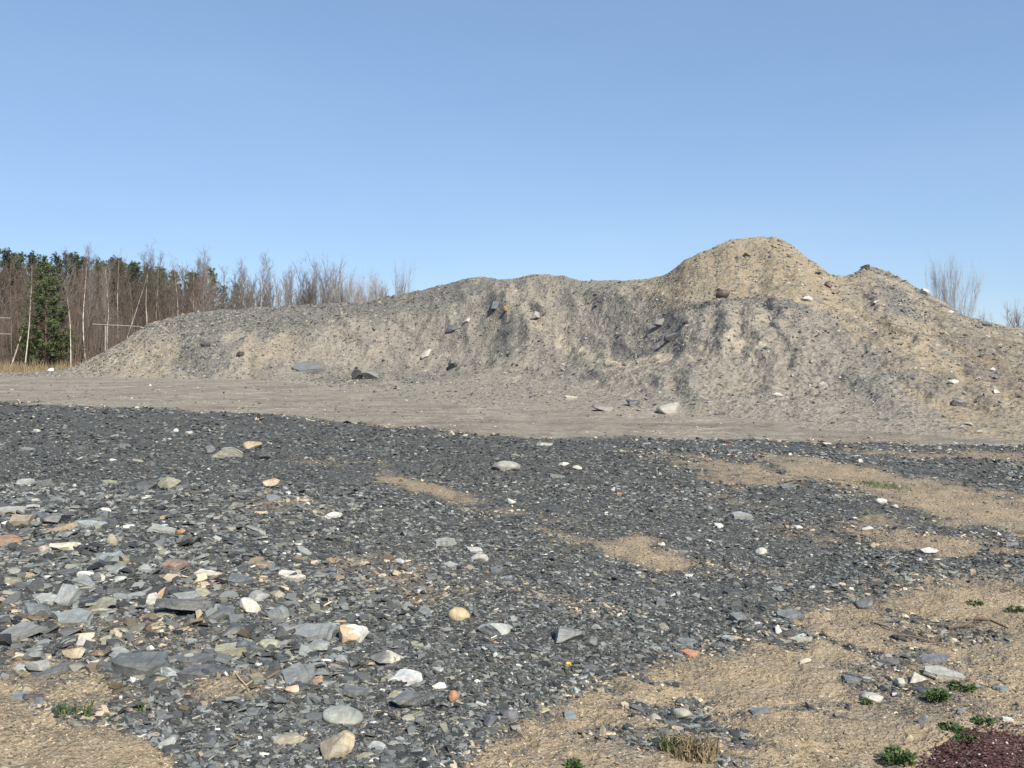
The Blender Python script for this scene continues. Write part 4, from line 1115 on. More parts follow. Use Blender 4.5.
# ------------------------------------------------------------------ red gravel in the lower right corner
def red_gravel():
    cx, cy, _ = at_ground(1142, 815)
    n1, n2 = 60, 16
    V, Q = [], []
    rad = 0.70
    for i in range(n2 + 1):
        for k in range(n1):
            a = 2 * math.pi * k / n1; rr = rad * i / n2 * (1 + 0.10 * math.sin(3 * a + 1) + 0.06 * math.sin(7 * a))
            x, y = cx + rr * math.cos(a) * 1.15, cy + rr * math.sin(a)
            h = 0.075 * (1 - (i / n2) ** 2) + 0.02 * mnoise.noise(Vector((x * 5, y * 5, 0))) - 0.012
            V.append((x, y, gz1(x, y) + h + (-0.02 if i == n2 else 0)))
    for i in range(n2):
        for k in range(n1):
            Q.append((i * n1 + k, i * n1 + (k + 1) % n1, (i + 1) * n1 + (k + 1) % n1, (i + 1) * n1 + k))
    n = NT('red_gravel'); c = n.sep(n.voro(70))
    m = n.done(n.ramp(c[0], [(0, (0.028, 0.014, 0.013)), (0.6, (0.075, 0.035, 0.031)), (1, (0.15, 0.08, 0.07))]), 0.9, 0.2, n.bump(n.voro(70, 'Distance'), 0.8, 0.015))
    o = link('red_gravel', raw_mesh('red_gravel', np.array(V), np.array(Q)[:, ::-1], m, True))
    tag(o, kind='structure')
    k = 8000
    a = rng.random(k) * 6.283; q = np.sqrt(rng.random(k)) * rad * 1.02
    x, y = cx + q * np.cos(a) * 1.15, cy + q * np.sin(a)
    z = ground_z(x, y)[0] + np.maximum(0.075 * (1 - (q / rad) ** 2), 0)
    kk = np.exp(rng.normal(0, 0.4, k))[:, None]
    col = np.minimum(np.array([[0.085, 0.040, 0.036]]) * kk, 0.6)
    w = rng.random(k) < 0.02; col[w] = (0.5, 0.45, 0.42)
    tag(scatter('red_gravel_stones', np.stack([x, y, z], 1), np.tile([0, 0, 1.0], (k, 1)), rng.uniform(0.006, 0.019, k), col, np.full(k, 0.85), 0.5, M_chip), kind='stuff')


red_gravel()


# ------------------------------------------------------------------ trees
class TM:
    """collects tapered tubes and small blades"""
    def __init__(self): self.v, self.f, self.n = [], [], 0
    def tube(self, pts, rads, k=4):
        pts = np.asarray(pts, float); m = len(pts)
        d = pts[-1] - pts[0]; d = d / (np.linalg.norm(d) + 1e-9)
        a = np.cross(d, [0.3, 0.9, 0.2]); a /= np.linalg.norm(a) + 1e-9; b = np.cross(d, a)
        ang = np.arange(k) * 2 * math.pi / k
        ring = np.cos(ang)[:, None] * a + np.sin(ang)[:, None] * b
        V = (pts[:, None, :] + ring[None] * np.asarray(rads)[:, None, None]).reshape(-1, 3)
        self.v.append(V)
        i = np.arange(m * k).reshape(m, k)
        q = np.stack([i[:-1], np.roll(i[:-1], -1, 1), np.roll(i[1:], -1, 1), i[1:]], -1).reshape(-1, 4)
        self.f.append(q + self.n); self.n += m * k
    def quads(self, Q):
        Q = np.asarray(Q, float).reshape(-1, 4, 3); m = len(Q)
        self.v.append(Q.reshape(-1, 3)); self.f.append(np.arange(m * 4).reshape(m, 4) + self.n); self.n += m * 4
    def arrays(self): return np.concatenate(self.v), np.concatenate(self.f)
    def mesh(self, name, mat): return raw_mesh(name, *self.arrays(), mat)


def branch_path(p, d, L, r, n=4, wob=0.12, up=0.0):
    pts = [np.array(p, float)]; d = np.array(d, float)
    for i in range(n):
        d = d + np.array([r.gauss(0, wob), r.gauss(0, wob), r.gauss(0, wob) + up]); d /= np.linalg.norm(d)
        pts.append(pts[-1] + d * L / n)
    return pts


def bare_tree(seed, H=10.0, lean=0.03, nb=26, start=0.3, ang=0.62, spread=0.24, tw=1.0, tr=0.075, light=False):
    r = random.Random(seed)
    T, B = TM(), TM()
    pts = branch_path((0, 0, -0.2), (r.gauss(0, lean), r.gauss(0, lean), 1), H, r, 9, 0.05, 0.04)
    rad = [max(0.012, tr * (1 - i / 9) ** 0.85) for i in range(10)]
    T.tube(pts, rad, 7)
    P = np.array(pts)
    for b in range(nb):
        t = start + (1 - start) * ((b + r.random()) / nb) ** 0.9
        f = t * 9; i = min(8, int(f)); p = P[i] + (P[i + 1] - P[i]) * (f - i)
        a = r.random() * 6.283; e = ang * r.uniform(0.7, 1.25)
        d = (math.sin(e) * math.cos(a), math.sin(e) * math.sin(a), math.cos(e))
        L = H * spread * (1.15 - 0.85 * t) * r.uniform(0.7, 1.3) + 0.3
        bp = branch_path(p, d, L, r, 4, 0.14, 0.10)
        r0 = 0.026 * tw * (1.2 - t * 0.7)
        B.tube(bp, [r0, r0 * .8, r0 * .6, r0 * .45, r0 * .25], 4)
        for s in range(3 if light else 6):
            q = r.uniform(0.25, 1.0) * 4; j = min(3, int(q)); pp = bp[j] + (bp[j + 1] - bp[j]) * (q - j)
            dd = np.array(d) + np.array([r.gauss(0, .5), r.gauss(0, .5), r.gauss(0.2, .35)]); dd /= np.linalg.norm(dd)
            L2 = L * r.uniform(0.25, 0.5)
            sp = branch_path(pp, dd, L2, r, 2, 0.15, 0.12)
            B.tube(sp, [r0 * .5, r0 * .38, r0 * .2], 3)
            for w in range(2 if light else 4):
                q = r.uniform(0.2, 1.0) * 2; j = min(1, int(q)); p3 = sp[j] + (sp[j + 1] - sp[j]) * (q - j)
                d3 = dd + np.array([r.gauss(0, .5), r.gauss(0, .5), r.gauss(0.2, .4)]); d3 /= np.linalg.norm(d3)
                B.tube([p3, p3 + d3 * L2 * r.uniform(.4, .8)], [r0 * .3, r0 * .13], 3)
    return T, B


def pine(seed, H=11.0, W=2.0, start=0.25, dens=1.0, ragged=0.3):
    r = random.Random(seed); rg = np.random.default_rng(seed)
    T, B = TM(), TM()
    pts = branch_path((0, 0, -0.2), (0, 0, 1), H, r, 8, 0.025, 0.05)
    T.tube(pts, [max(0.02, 0.14 * (1 - i / 8.4)) for i in range(9)], 7)
    P = np.array(pts)
    nb = int(46 * dens)
    cl = []
    for b in range(nb):
        t = start + (0.985 - start) * (b + r.random()) / nb
        f = t * 8; i = min(7, int(f)); p = P[i] + (P[i + 1] - P[i]) * (f - i)
        a = b * 2.4 + r.gauss(0, 0.4)
        L = W * (1.03 - t) ** 0.62 * r.uniform(1 - ragged, 1 + ragged) + 0.15
        d = np.array([math.cos(a), math.sin(a), 0.25 + 0.5 * t]); d /= np.linalg.norm(d)
        bp = branch_path(p, d, L, r, 3, 0.1, 0.05)
        T.tube(bp, [0.03, 0.022, 0.014, 0.006], 3)
        for s in range(max(3, int(L * 5))):
            q = r.uniform(0.3, 1.0) * 3; j = min(2, int(q)); cl.append(bp[j] + (bp[j + 1] - bp[j]) * (q - j) + np.array([r.gauss(0, .14), r.gauss(0, .14), r.gauss(.06, .1)]))
    for k in range(5): cl.append(P[-1] + np.array([0, 0, -0.12 * k]))
    cl = np.array(cl); m = len(cl); nn = 15
    d = rg.normal(0, 1, (m, nn, 3)); d[..., 2] += 0.35; d /= np.linalg.norm(d, axis=2, keepdims=True)
    L = rg.uniform(0.14, 0.34, (m, nn, 1))
    s = np.cross(d, rg.normal(0, 1, (m, nn, 3))); s /= np.linalg.norm(s, axis=2, keepdims=True)
    w = rg.uniform(0.025, 0.05, (m, nn, 1))
    c = cl[:, None, :]
    B.quads(np.stack([c - s * w * .4, c + d * L * .5 - s * w, c + d * L, c + d * L * .5 + s * w], 2).reshape(-1, 4, 3))
    return T, B


PB = {}
def proto(key, fn, tm, cm):
    T, B = fn
    PB[key] = (T.mesh('trunk', tm), B.mesh('crown', cm))


proto('birch0', bare_tree(1, 10, 0.02, 34, 0.35, 0.5, 0.16, 0.6, 0.062), M_birch, M_twig)
proto('birch1', bare_tree(2, 10, 0.10, 30, 0.4, 0.5, 0.17, 0.6, 0.06), M_birch, M_twig)
proto('birch2', bare_tree(3, 10, 0.05, 28, 0.5, 0.5, 0.14, 0.6, 0.065), M_birch, M_twig)
proto('bare0', bare_tree(4, 10, 0.03, 42, 0.2, 0.45, 0.15, 0.62, 0.05), M_bark, M_twig)
proto('bare1', bare_tree(5, 10, 0.05, 40, 0.25, 0.5, 0.17, 0.62, 0.055), M_bark, M_twig)
proto('bare2', bare_tree(6, 10, 0.04, 44, 0.15, 0.38, 0.16, 0.62, 0.048), M_bark, M_twig)
proto('bare3', bare_tree(7, 10, 0.06, 40, 0.25, 0.5, 0.2, 0.66, 0.06), M_bark, M_twig_grey)
proto('bare4', bare_tree(8, 10, 0.04, 36, 0.3, 0.35, 0.18, 0.62, 0.045), M_bark, M_twig_grey)
proto('pine0', pine(11, 11, 1.5, 0.45, 0.8), M_pinebark, M_needle3)
proto('pine1', pine(12, 11, 1.2, 0.55, 0.65, 0.4), M_pinebark, M_needle3)
proto('pine2', pine(13, 11, 1.8, 0.3, 1.0, 0.35), M_pinebark, M_needle)
proto('pine3', pine(14, 11, 2.9, 0.06, 2.3, 0.25), M_pinebark, M_needle)
proto('pine4', pine(15, 11, 2.6, 0.08, 1.1, 0.3), M_pinebark, M_needle2)
BASE_H = {'p': 11.0, 'b': 10.0}


def tree(key, px, D, top, label, cat, group, rot=0.0, lean=0.0, wide=1.0):
    x = (px - 512) / F * D
    H = EYE + (HZ - top) / F * D
    z = gz1(x, D) - 0.05
    nm = {'pin': 'pine_tree', 'bir': 'birch_tree', 'bar': 'bare_tree', 'shr': 'bare_shrub'}[key[:3]]
    o = empty(nm, (x, D, z))
    tm, cm = PB[key]
    s = (H - z) / (11.0 if key[0] == 'p' else 10.0)
    o.scale = (s * wide, s * wide, s); o.rotation_euler = (0, lean, 0)
    a, b = link('trunk', tm, o), link('crown', cm, o)
    a.rotation_euler = b.rotation_euler = (0, 0, rot)
    tag(o, label, cat, group)
    return o


G_B, G_P = 'bare trees along the edge of the wood', 'pines in the wood'
tree('pine3', 46, 69.5, 262, 'broad bushy green pine with branches to the ground, far left wood edge', 'pine', G_P, wide=1.15)
tree('birch2', 71, 69, 277, 'white-barked birch standing alone at the wood edge, brightest trunk', 'birch', G_B, 0.5, 0.05)
tree('birch1', 9, 70, 266, 'pale birch leaning right at the left edge, before the pines', 'birch', G_B, 1.0, 0.13)
tree('birch0', 25, 66, 262, 'thin grey birch in front of the broad bushy green pine', 'birch', G_B, 2.0, 0.04)
tree('pine4', 24, 71, 325, 'small olive young pine at the foot of the broad bushy pine', 'pine', G_P)
tree('birch1', 88, 71, 246, 'tall crooked pale birch right of the white-barked one, poking above pines', 'birch', G_B, 3.4, 0.05)
tree('birch2', 118, 72, 268, 'pale forked birch behind the right end of the fence rail', 'birch', G_B, 4.4, 0.10)
tree('birch0', 146, 73, 249, 'straight pale birch rising behind left shoulder of the grey bank', 'birch', G_B, 0.2, 0.0)
# anchors across the picture for the look-alike rows
anch = [(9, 'the leaning left-edge birch'), (46, 'the broad bushy green pine'), (71, 'the white-barked birch'), (118, 'the pale forked birch'),
        (146, 'the straight pale birch'), (208, 'the tangled bare giant'), (268, 'the last tall bare tree'),
        (303, 'the reddish bare clump'), (320, 'the narrow sapling clump'), (343, 'the short leaning shrub'), (370, 'the rounded bare shrub')]
tree('bare3', 208, 76, 252, 'tangled tall bare tree with dense dark crown above the grey bank, tallest thereabouts', 'tree', G_B, 0.7, 0.0, 1.15)
tree('bare3', 268, 78, 259, 'last tall full-crowned bare tree before the treeline thins out', 'tree', G_B, 2.2, 0.0, 1.1)
rt = random.Random(31)
rows = []
for i in range(62):
    px = -14 + i * 6.75 + rt.uniform(-2.5, 2.5)
    if min(abs(px - q) for q in (9, 71, 208, 268)) < 2.5 or px > 408 or 30 < px < 64: continue
    top = np.interp(px, [-20, 60, 110, 200, 270, 330, 365, 405], [254, 256, 255, 260, 263, 268, 281, 288]) + rt.uniform(-6, 14)
    k = rt.choice(['bare0', 'bare1', 'bare2', 'bare2', 'birch0', 'bare4', 'bare3', 'bare1'])
    if px > 275: k = rt.choice(['bare4', 'bare3', 'bare4'])
    rows.append((k, px, rt.uniform(71, 86), top))
for i in range(54):
    px = -16 + i * 3.6 + rt.uniform(-2.5, 2.5)
    top = np.interp(px, [-20, 20, 40, 60, 110, 190, 240], [248, 250, 256, 253, 257, 276, 292]) + rt.uniform(-3, 9)
    if px > 165 and rt.random() < 0.5: continue
    rows.append((rt.choice(['pine0', 'pine1', 'pine2', 'pine1']), px, rt.uniform(98, 106), top))
for px, top in ((207, 266), (236, 283), (195, 275), (222, 285), (154, 266), (104, 262), (112, 264), (124, 262), (131, 260), (140, 263), (163, 272), (171, 270), (180, 274), (188, 272), (201, 272), (214, 272), (244, 290), (97, 262)): rows.append(('pine2', px, 97 + 6 * rt.random(), top))
num = [o + t for t in ('',) for o in 'first second third fourth fifth sixth seventh eighth ninth tenth eleventh twelfth thirteenth fourteenth fifteenth sixteenth seventeenth eighteenth nineteenth twentieth'.split()]
num += ['twenty-' + o for o in num[:9]]
lab = {}
for row in rows:
    left = [a for a in anch if a[0] <= row[1]]
    a = left[-1] if left else None
    lab.setdefault((row[0][:4] if row[0][0] != 'p' else 'pine', a), []).append(row)
lab2 = {}
for row in rows:
    left = [a for a in anch if a[0] <= row[1]]
    a = left[-1] if left else None
    kd = 'pine' if row[0][0] == 'p' else ('birch' if row[0][:3] == 'bir' else 'bare')
    lab2.setdefault((kd, a), []).append(row)
for (kd, a), lst in lab2.items():
    lst.sort(key=lambda q: q[1], reverse=a is None)
    for k, (key, px, D, top) in enumerate(lst):
        desc = {'pine': 'dark-topped slender pine', 'birch': 'slim pale-trunked birch', 'bare': 'slim bare brown tree'}[kd]
        if px > 275: desc = 'sparse grey bare treetop'
        where = f'right of {a[1]}' if a else 'left of the leaning left-edge birch'
        tree(key, px, D, top, f'{num[k]} {desc} {where}', {'pine': 'pine', 'birch': 'birch', 'bare': 'tree'}[kd], G_P if kd == 'pine' else G_B, rt.random() * 6, rt.uniform(-0.03, 0.04))


# leafless shrubs: several stems from one foot
def shrub(seed, H, n, spread, tw=0.8):
    r = random.Random(seed); T, B = TM(), TM()
    for s in range(n):
        a = r.random() * 6.283; e = spread * r.uniform(0.15, 1.0)
        L = H * r.uniform(0.75, 1.03)
        p = branch_path((0.1 * math.cos(a), 0.1 * math.sin(a), -0.1), (math.sin(e) * math.cos(a), math.sin(e) * math.sin(a), math.cos(e)), L, r, 6, 0.07, 0.10)
        T.tube(p, [0.035 * tw * (1 - i / 6.6) for i in range(7)], 5)
        for b in range(30):
            q = r.uniform(0.25, 1.0) * 6; j = min(5, int(q)); pp = p[j] + (p[j + 1] - p[j]) * (q - j)
            d = (p[-1] - p[0]) / L + np.array([r.gauss(0, .42), r.gauss(0, .42), r.gauss(.1, .25)]); d /= np.linalg.norm(d)
            l2 = H * r.uniform(0.08, 0.2)
            bp = branch_path(pp, d, l2, r, 3, 0.15, 0.16)
            B.tube(bp, [0.014 * tw, 0.011 * tw, 0.008 * tw, 0.004 * tw], 3)
            for w in range(7):
                p3 = bp[r.randint(1, 3)]; d3 = d + np.array([r.gauss(0, .5), r.gauss(0, .5), r.gauss(.2, .3)]); d3 /= np.linalg.norm(d3)
                B.tube([p3, p3 + d3 * l2 * r.uniform(.3, .7)], [0.007 * tw, 0.003 * tw], 3)
    return T, B


M_twig_pale = simple_mat('pale_grey_twig', (0.22, 0.195, 0.185), (0.32, 0.285, 0.27), 1.2)
proto('shr0', shrub(21, 10, 30, 0.62, 0.7), M_twig_pale, M_twig_pale)
proto('shr1', shrub(22, 10, 12, 0.36, 1.5), M_bark, M_twig)
proto('shr2', shrub(23, 10, 9, 0.3, 1.5), M_bark, M_twig_grey)
G_S = 'bare shrubs behind the heaps'
tree('shr0', 952, 52, 266, 'vase-shaped bare tree with a fan of fine twigs behind the right heap ridge', 'tree', G_S, 0.3, 0.0, 0.56)
tree('shr2', 985, 55, 318, 'small low bare shrub just behind the lower right heap ridge', 'shrub', G_S, 1.3, 0, 0.9)
tree('shr2', 1022, 48, 308, 'reddish bare shrub at the right edge of the picture', 'shrub', G_S, 2.6, 0, 0.8)
tree('shr2', 320, 74, 266, 'tall narrow bare sapling clump, second from the right of the thinning treeline', 'tree', G_S, 0.5, 0, 0.9)
tree('shr1', 303, 76, 276, 'reddish dense bare clump in the thinning treeline over the bank', 'tree', G_S, 0.9, 0, 0.8)
tree('shr2', 343, 72, 281, 'short leaning bare shrub with brown base in the gap of the treeline', 'shrub', G_S, 2.5, 0.08, 0.9)
tree('shr0', 370, 70, 279, 'rounded bare shrub standing apart over the flat part of the bank', 'shrub', G_S, 1.5, 0, 0.95)
tree('shr2', 402, 68, 273, 'wispy bare sapling where the bank starts to climb, rightmost of the treeline', 'tree', G_S, 3.5, 0.05, 0.5)
tree('shr1', 388, 69, 292, 'lowest faint bare shrub between the rounded shrub and the wispy sapling', 'shrub', G_S, 4.5, 0, 0.7)


# the wood behind, one mass of stems, twigs and dark tops
def far_wood():
    protos = [[t.arrays() for t in bare_tree(60 + i, 10, 0.05, 30, 0.10, 0.45, 0.2, 1.5, 0.07, True)] for i in range(4)]
    r = random.Random(8); Vs, Fs, off = [], [], 0
    for i in range(340):
        px = r.uniform(-330, 275) if i < 300 else r.uniform(270, 385); D = r.uniform(84, 97) if i % 3 else r.uniform(106, 125)
        top = np.interp(px, [-330, 110, 190, 270, 340, 385], [268, 270, 274, 282, 292, 298]) + r.uniform(-6, 14)
        H = EYE + (HZ - top) / F * D; s = H / 10
        a = r.random() * 6.28; ca, sa = math.cos(a), math.sin(a)
        for V, Fc in protos[r.randrange(4)]:
            W = np.stack([(V[:, 0] * ca - V[:, 1] * sa) * s * 1.2 + (px - 512) / F * D, (V[:, 0] * sa + V[:, 1] * ca) * s * 1.2 + D, V[:, 2] * s], 1)
            Vs.append(W); Fs.append(Fc + off); off += len(V)
    tag(link('far_wood', raw_mesh('far_wood', np.concatenate(Vs), np.concatenate(Fs), M_brush)), kind='stuff')
    # undergrowth thicket of thin stems
    n = 26000
    px = rng.uniform(-330, 352, n); D = rng.uniform(70, 110, n); x = (px - 512) / F * D
    D = np.where(px < 40, np.maximum(D, 74), D)
    h = rng.uniform(1.0, 5.2, n) * np.interp(px, [-300, 200, 300, 352], [1, 1, 0.9, 0.5])
    lx, ly = rng.normal(0, .14, n) * h, rng.normal(0, .1, n) * h
    w = rng.uniform(0.010, 0.026, n)
    a = rng.random(n) * math.pi
    b = np.stack([x, D, np.full(n, -0.1)], 1); t = b + np.stack([lx, ly, h], 1)
    sd = np.stack([np.cos(a) * w, np.sin(a) * w, 0 * w], 1)
    Q = np.stack([b - sd, b + sd, t + sd * .35, t - sd * .35], 1)
    sd2 = np.stack([-np.sin(a) * w, np.cos(a) * w, 0 * w], 1)
    Q2 = np.stack([b - sd2, b + sd2, t + sd2 * .35, t - sd2 * .35], 1)
    T = TM(); T.quads(Q); T.quads(Q2)
    tag(link('undergrowth', T.mesh('undergrowth', M_brush)), kind='stuff')
    # dry grass at the foot of the wood
    n = 9000
    px = rng.uniform(-260, 125, n); D = rng.uniform(57, 74, n); x = (px - 512) / F * D
    clump = fbm(x * 0.6, D * 0.6, 91, 3)
    h = (0.2 + 0.8 * rng.random(n)) * (0.2 + 1.0 * clump) * np.interp(D, [57, 61, 74], [0.45, 1, 1])
    lx, ly = rng.normal(0, .22, n) * h, rng.normal(0, .2, n) * h
    w = rng.uniform(0.012, 0.03, n); a = rng.random(n) * math.pi
    b = np.stack([x, D, np.full(n, -0.05)], 1); t = b + np.stack([lx, ly, h], 1)
    sd = np.stack([np.cos(a) * w, np.sin(a) * w, 0 * w], 1)
    T = TM(); T.quads(np.stack([b - sd, b + sd, t + sd * .2, t - sd * .2], 1))
    tag(link('dry_grass', T.mesh('dry_grass', M_dry)), kind='stuff')


far_wood()


# rails at the wood edge
def rail_fence(px0, px1, rows_, D, posts, label):
    x0, x1 = (px0 - 512) / F * D, (px1 - 512) / F * D
    o = empty('rail_fence', ((x0 + x1) / 2, D, 0)); tag(o, label, 'fence')
    for ya, yb in rows_:
        za, zb = EYE + (HZ - ya) / F * D, EYE + (HZ - yb) / F * D
        T = TM(); T.tube([(x0 - o.location.x, 0, za), (x1 - o.location.x, 0, zb)], [0.028, 0.028], 6)
        link('rail', T.mesh('rail', M_rail), o)
    for p in posts:
        T = TM(); xp = (p - 512) / F * D - o.location.x
        T.tube([(xp, 0.08, -0.2), (xp, 0.08, EYE + (HZ - rows_[0][0]) / F * D - 0.02)], [0.05, 0.05], 6)
        link('post', T.mesh('post', M_rail), o)


rail_fence(92, 140, [(324, 326.5)], 66, [105], 'single pale rail on posts crossing behind left shoulder of the bank')
rail_fence(-60, 11, [(317, 318), (333, 334)], 66, [-40], 'two pale horizontal rails at the left edge of the picture')


# ------------------------------------------------------------------ small plants and sticks on the yard
def weed(px, py, w_px, h_px, label, mat, n=60, name='weed', cat='weed', blade=False, group='weeds on the yard'):
    x, y, z = at_ground(px, py); m = y / F
    r = np.random.default_rng(int(px * 3 + py))
    Wd, Hh = w_px * m * 0.5, h_px * m
    T = TM(); Q = []
    for k in range(n):
        a = r.random() * 6.283; q = math.sqrt(r.random())
        b = np.array([math.cos(a) * q * Wd * 0.8, math.sin(a) * q * Wd * 0.6, 0.0])
        if blade:
            d = np.array([r.normal(0, .35), r.normal(0, .35), 1.0]); L = Hh * r.uniform(.5, 1.1); w = 0.0022 + 0.0015 * r.random()
            bend = np.array([r.normal(0, .3), r.normal(0, .3), -0.1]) * L
            s = np.cross(d, r.normal(0, 1, 3)); s /= np.linalg.norm(s)
            p1 = b + d * L * .55; p2 = b + d * L * .85 + bend * .6
            Q.append((b - s * w, b + s * w, p1 + s * w * .8, p1 - s * w * .8)); Q.append((p1 - s * w * .8, p1 + s * w * .8, p2 + s * w * .15, p2 - s * w * .15))
        else:
            hh = Hh * r.uniform(0.2, 1.0) * (1 - 0.5 * q)
            c = b + np.array([r.normal(0, .1) * Wd, r.normal(0, .1) * Wd, hh])
            d = np.array([math.cos(a), math.sin(a), r.uniform(-.2, .9)]); d /= np.linalg.norm(d)
            L = r.uniform(.010, .026); s = np.cross(d, r.normal(0, 1, 3)); s /= np.linalg.norm(s); w = L * .32
            Q.append((c, c + d * L * .5 - s * w, c + d * L, c + d * L * .5 + s * w))
            if k % 4 == 0: T.tube([b * .4, c], [0.0016, 0.001], 3)
    T.quads(np.array(Q))
    o = link(name, T.mesh(name, mat), loc=(x, y, z - 0.004)); tag(o, label, cat, group)
    return o


weed(938, 700, 24, 14, 'bright green round weed in front of the pale slate plank', M_green, 260)
weed(962, 690, 26, 9, 'low green weed right of the bright round one', M_green, 160)
weed(899, 762, 34, 15, 'dark green weed at the bottom edge left of red gravel', M_green, 280)
weed(951, 731, 22, 10, 'sparse green weed between two stones beside the red gravel', M_green, 130)
weed(984, 724, 22, 9, 'thin green weed at the back rim of the red gravel', M_green, 100)
weed(967, 744, 26, 11, 'grey-green weed half over the rim of the red gravel', M_green, 130)
weed(866, 702, 12, 6, 'tiny green weed beside the smooth pale right stone', M_green, 50)
weed(1016, 612, 20, 7, 'green moss-like weed at the right edge of the sandy bank', M_green, 120)
weed(975, 604, 16, 5, 'dull green weed behind the brown stick', M_green, 70)
weed(574, 768, 14, 10, 'small bright green weed at the very bottom centre', M_green, 90)
weed(690, 756, 66, 26, 'tuft of half-dry grass on the sandy ground at bottom', M_dry, 260, 'grass_tuft', 'grass tuft', True)
weed(672, 752, 34, 20, 'greener grass tuft left behind the half-dry tuft', M_green, 90, 'grass_tuft', 'grass tuft', True)
weed(64, 714, 30, 17, 'sparse green grass sprigs at the rim of the lower left sand', M_green, 34, 'grass_tuft', 'grass tuft', True)
weed(88, 716, 14, 22, 'taller green grass sprigs right of the sparse ones', M_green, 20, 'grass_tuft', 'grass tuft', True)
weed(142, 713, 5, 26, 'single upright green stalk in front of the biggest ridged slab', M_green, 7, 'grass_tuft', 'grass tuft', True)


def green_strip():
    x, y, z = at_ground(871, 484)
    r = np.random.default_rng(4); n = 420
    b = np.stack([r.normal(0, .16, n), r.normal(0, .22, n), np.zeros(n)], 1); b[:, 1] -= b[:, 0] * 0.8
    h = r.uniform(.008, .03, n); a = r.random(n) * 3.14; w = 0.006
    sd = np.stack([np.cos(a) * w, np.sin(a) * w, 0 * a], 1); t = b + np.stack([r.normal(0, .02, n), r.normal(0, .02, n), h], 1)
    T = TM(); T.quads(np.stack([b - sd, b + sd, t + sd * .2, t - sd * .2], 1))
    o = link('grass_tuft', T.mesh('grass_tuft', M_green), loc=(x, y, z)); tag(o, 'flat green streak of grass on the distant sandy strip at right', 'grass tuft', 'weeds on the yard')


green_strip()


def flower(px, py):
    x, y, z = at_ground(px, py)
    o = empty('flower', (x, y, z)); tag(o, 'tiny yellow flower alone in gravel at bottom centre', 'flower')
    T = TM(); T.tube([(0, 0, 0), (0.004, 0, 0.03), (0.003, 0, 0.055)], [0.002, 0.0018, 0.0015], 4); link('stem', T.mesh('stem', M_green), o)
    Q = []
    for k in range(18):
        a = k * 2.4; d = np.array([math.cos(a), math.sin(a), 0.15 + 0.5 * (k % 3)]); d /= np.linalg.norm(d); s = np.array([-math.sin(a), math.cos(a), 0]) * 0.005
        c = np.array([0.003, 0, 0.056]); Q.append((c, c + d * .011 - s, c + d * .021, c + d * .011 + s))
    T = TM(); T.quads(np.array(Q)); link('petals', T.mesh('petals', M_petal), o)


flower(568, 676)


def stick(points, rad, label, mat, name='stick', forks=()):
    P = [np.array(at_ground(*p)) for p in points]
    o0 = P[0]
    T = TM()
    pts = [p - o0 + np.array([0, 0, rad * 1.1 + h]) for p, h in zip(P, [0.012 * math.sin(i * 1.7) ** 2 for i in range(len(P))])]
    T.tube(pts, [rad * (1 - 0.55 * i / (len(pts) - 1)) for i in range(len(pts))], 6)
    for i, q in forks:
        f = np.array(at_ground(*q)) - o0 + np.array([0, 0, rad * 2]); T.tube([pts[i], (pts[i] + f) / 2 + [0, 0, rad], f], [rad * .7, rad * .5, rad * .2], 5)
    o = link(name, T.mesh(name, mat), loc=tuple(o0)); tag(o, label, 'stick', 'sticks and twigs on the yard')


stick([(948, 630), (965, 629), (975, 622), (990, 625), (1008, 631)], 0.013, 'forked dark brown stick on the sandy right bank', M_stick, forks=((2, (982, 618)), (3, (968, 622))))
stick([(894, 636), (912, 640), (930, 643), (952, 649)], 0.009, 'long straight dark stick left of the forked one', M_stick)
stick([(875, 624), (888, 630), (903, 634)], 0.006, 'short thin dark stick behind the long straight one', M_stick)
stick([(236, 674), (239, 681), (246, 687), (253, 689)], 0.0045, 'curved straw-coloured twig left of the tilted dark plate', M_palestick, 'twig')
stick([(371, 718), (375, 714), (384, 713), (392, 715), (401, 719)], 0.0028, 'thin arched straw-coloured twig right of the flat oval stone', M_palestick, 'twig')
stick([(513, 727), (520, 734), (526, 741)], 0.003, 'short straight straw-coloured twig right of the dark bottom cube', M_palestick, 'twig')
stick([(426, 746), (433, 749), (437, 757)], 0.003, 'bent pale twig at the very bottom left of centre', M_palestick, 'twig')
stick([(348, 567), (358, 573), (370, 579)], 0.008, 'short brown twig on the sandy patch left of centre', M_stick, 'twig')

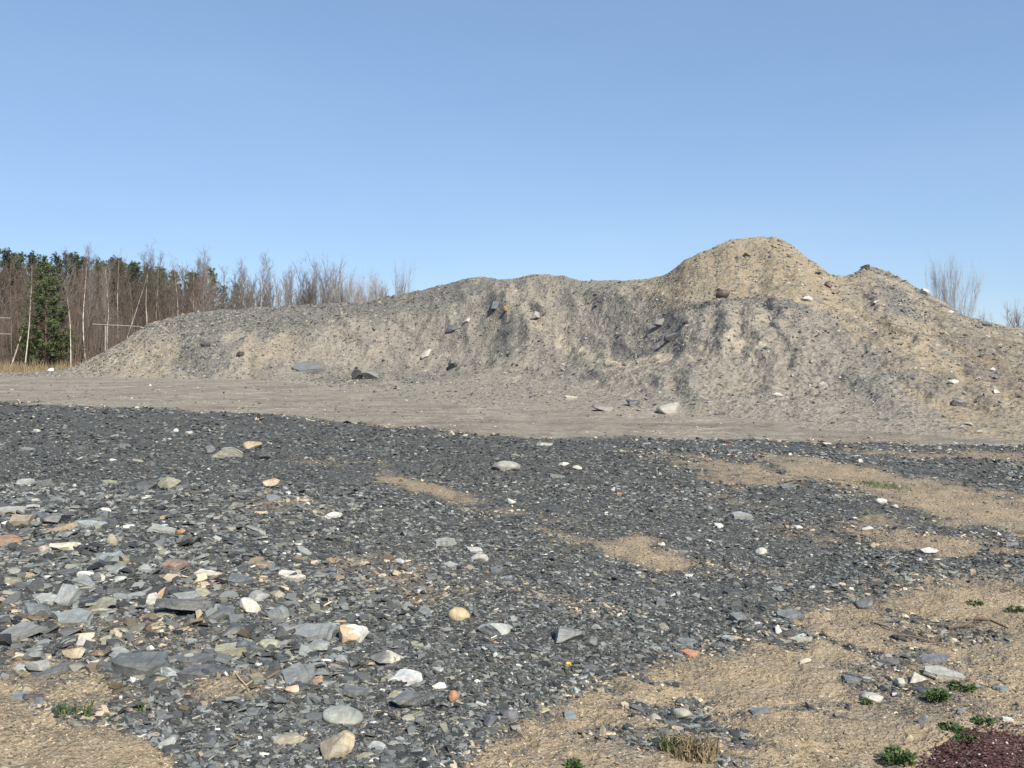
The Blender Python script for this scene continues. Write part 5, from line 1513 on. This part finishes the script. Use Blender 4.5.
# ------------------------------------------------------------------ light, sky, camera
SUN_EL, SUN_AZ = math.radians(42), math.radians(152)     # azimuth clockwise from the view direction
d = Vector((math.sin(SUN_AZ) * math.cos(SUN_EL), math.cos(SUN_AZ) * math.cos(SUN_EL), math.sin(SUN_EL)))
L = bpy.data.lights.new('sun', 'SUN'); L.energy = 4.4; L.angle = math.radians(0.53); L.color = (1.0, 0.94, 0.82)
so = bpy.data.objects.new('sun', L); C.objects.link(so); so.rotation_euler = d.to_track_quat('Z', 'Y').to_euler()
W = bpy.data.worlds.new('World'); bpy.context.scene.world = W; W.use_nodes = True
nt = W.node_tree; bg = nt.nodes['Background']
sky = nt.nodes.new('ShaderNodeTexSky'); sky.sky_type = 'NISHITA'; sky.sun_disc = False
sky.sun_elevation = SUN_EL; sky.sun_rotation = SUN_AZ
sky.altitude = 200; sky.air_density = 0.9; sky.dust_density = 0.0; sky.ozone_density = 4.0
gm = nt.nodes.new('ShaderNodeGamma'); gm.inputs[1].default_value = 0.5
nt.links.new(sky.outputs[0], gm.inputs[0])
tc = nt.nodes.new('ShaderNodeTexCoord'); mp = nt.nodes.new('ShaderNodeMapping'); mp.inputs['Scale'].default_value = (1.2, 0.8, 4.5)
mp.inputs['Rotation'].default_value = (0.0, 0.35, 0.5)
nt.links.new(tc.outputs['Generated'], mp.inputs[0])
nz = nt.nodes.new('ShaderNodeTexNoise'); nz.inputs['Scale'].default_value = 1.6; nz.inputs['Detail'].default_value = 5
nt.links.new(mp.outputs[0], nz.inputs['Vector'])
rp = nt.nodes.new('ShaderNodeValToRGB'); nt.links.new(nz.outputs[0], rp.inputs[0])
rp.color_ramp.elements[0].position = 0.42; rp.color_ramp.elements[0].color = (1.235, 1.52, 1.90, 1)
rp.color_ramp.elements[1].position = 0.75; rp.color_ramp.elements[1].color = (1.36, 1.61, 1.94, 1)
ml = nt.nodes.new('ShaderNodeMix'); ml.data_type = 'RGBA'; ml.blend_type = 'MULTIPLY'; ml.inputs[0].default_value = 1.0
ml.clamp_result = False
nt.links.new(gm.outputs[0], ml.inputs[6]); nt.links.new(rp.outputs[0], ml.inputs[7])
nt.links.new(ml.outputs[2], bg.inputs[0]); bg.inputs[1].default_value = 0.10

cam = bpy.data.cameras.new('camera'); co = bpy.data.objects.new('camera', cam); C.objects.link(co)
co.location = (0, 0, EYE); co.rotation_euler = (math.radians(90), 0, 0)
cam.sensor_width = 36; cam.lens = F / 1024 * 36; cam.shift_y = -(384 - HZ) / 1024
cam.clip_start = 0.05; cam.clip_end = 20000
sc = bpy.context.scene
sc.camera = co
sc.view_settings.view_transform = 'Standard'; sc.view_settings.look = 'None'
sc.view_settings.exposure = 0.85; sc.view_settings.gamma = 1.0; sc.view_settings.use_curve_mapping = False
sc.render.engine = 'CYCLES'
sc.cycles.max_bounces = 4; sc.cycles.diffuse_bounces = 2
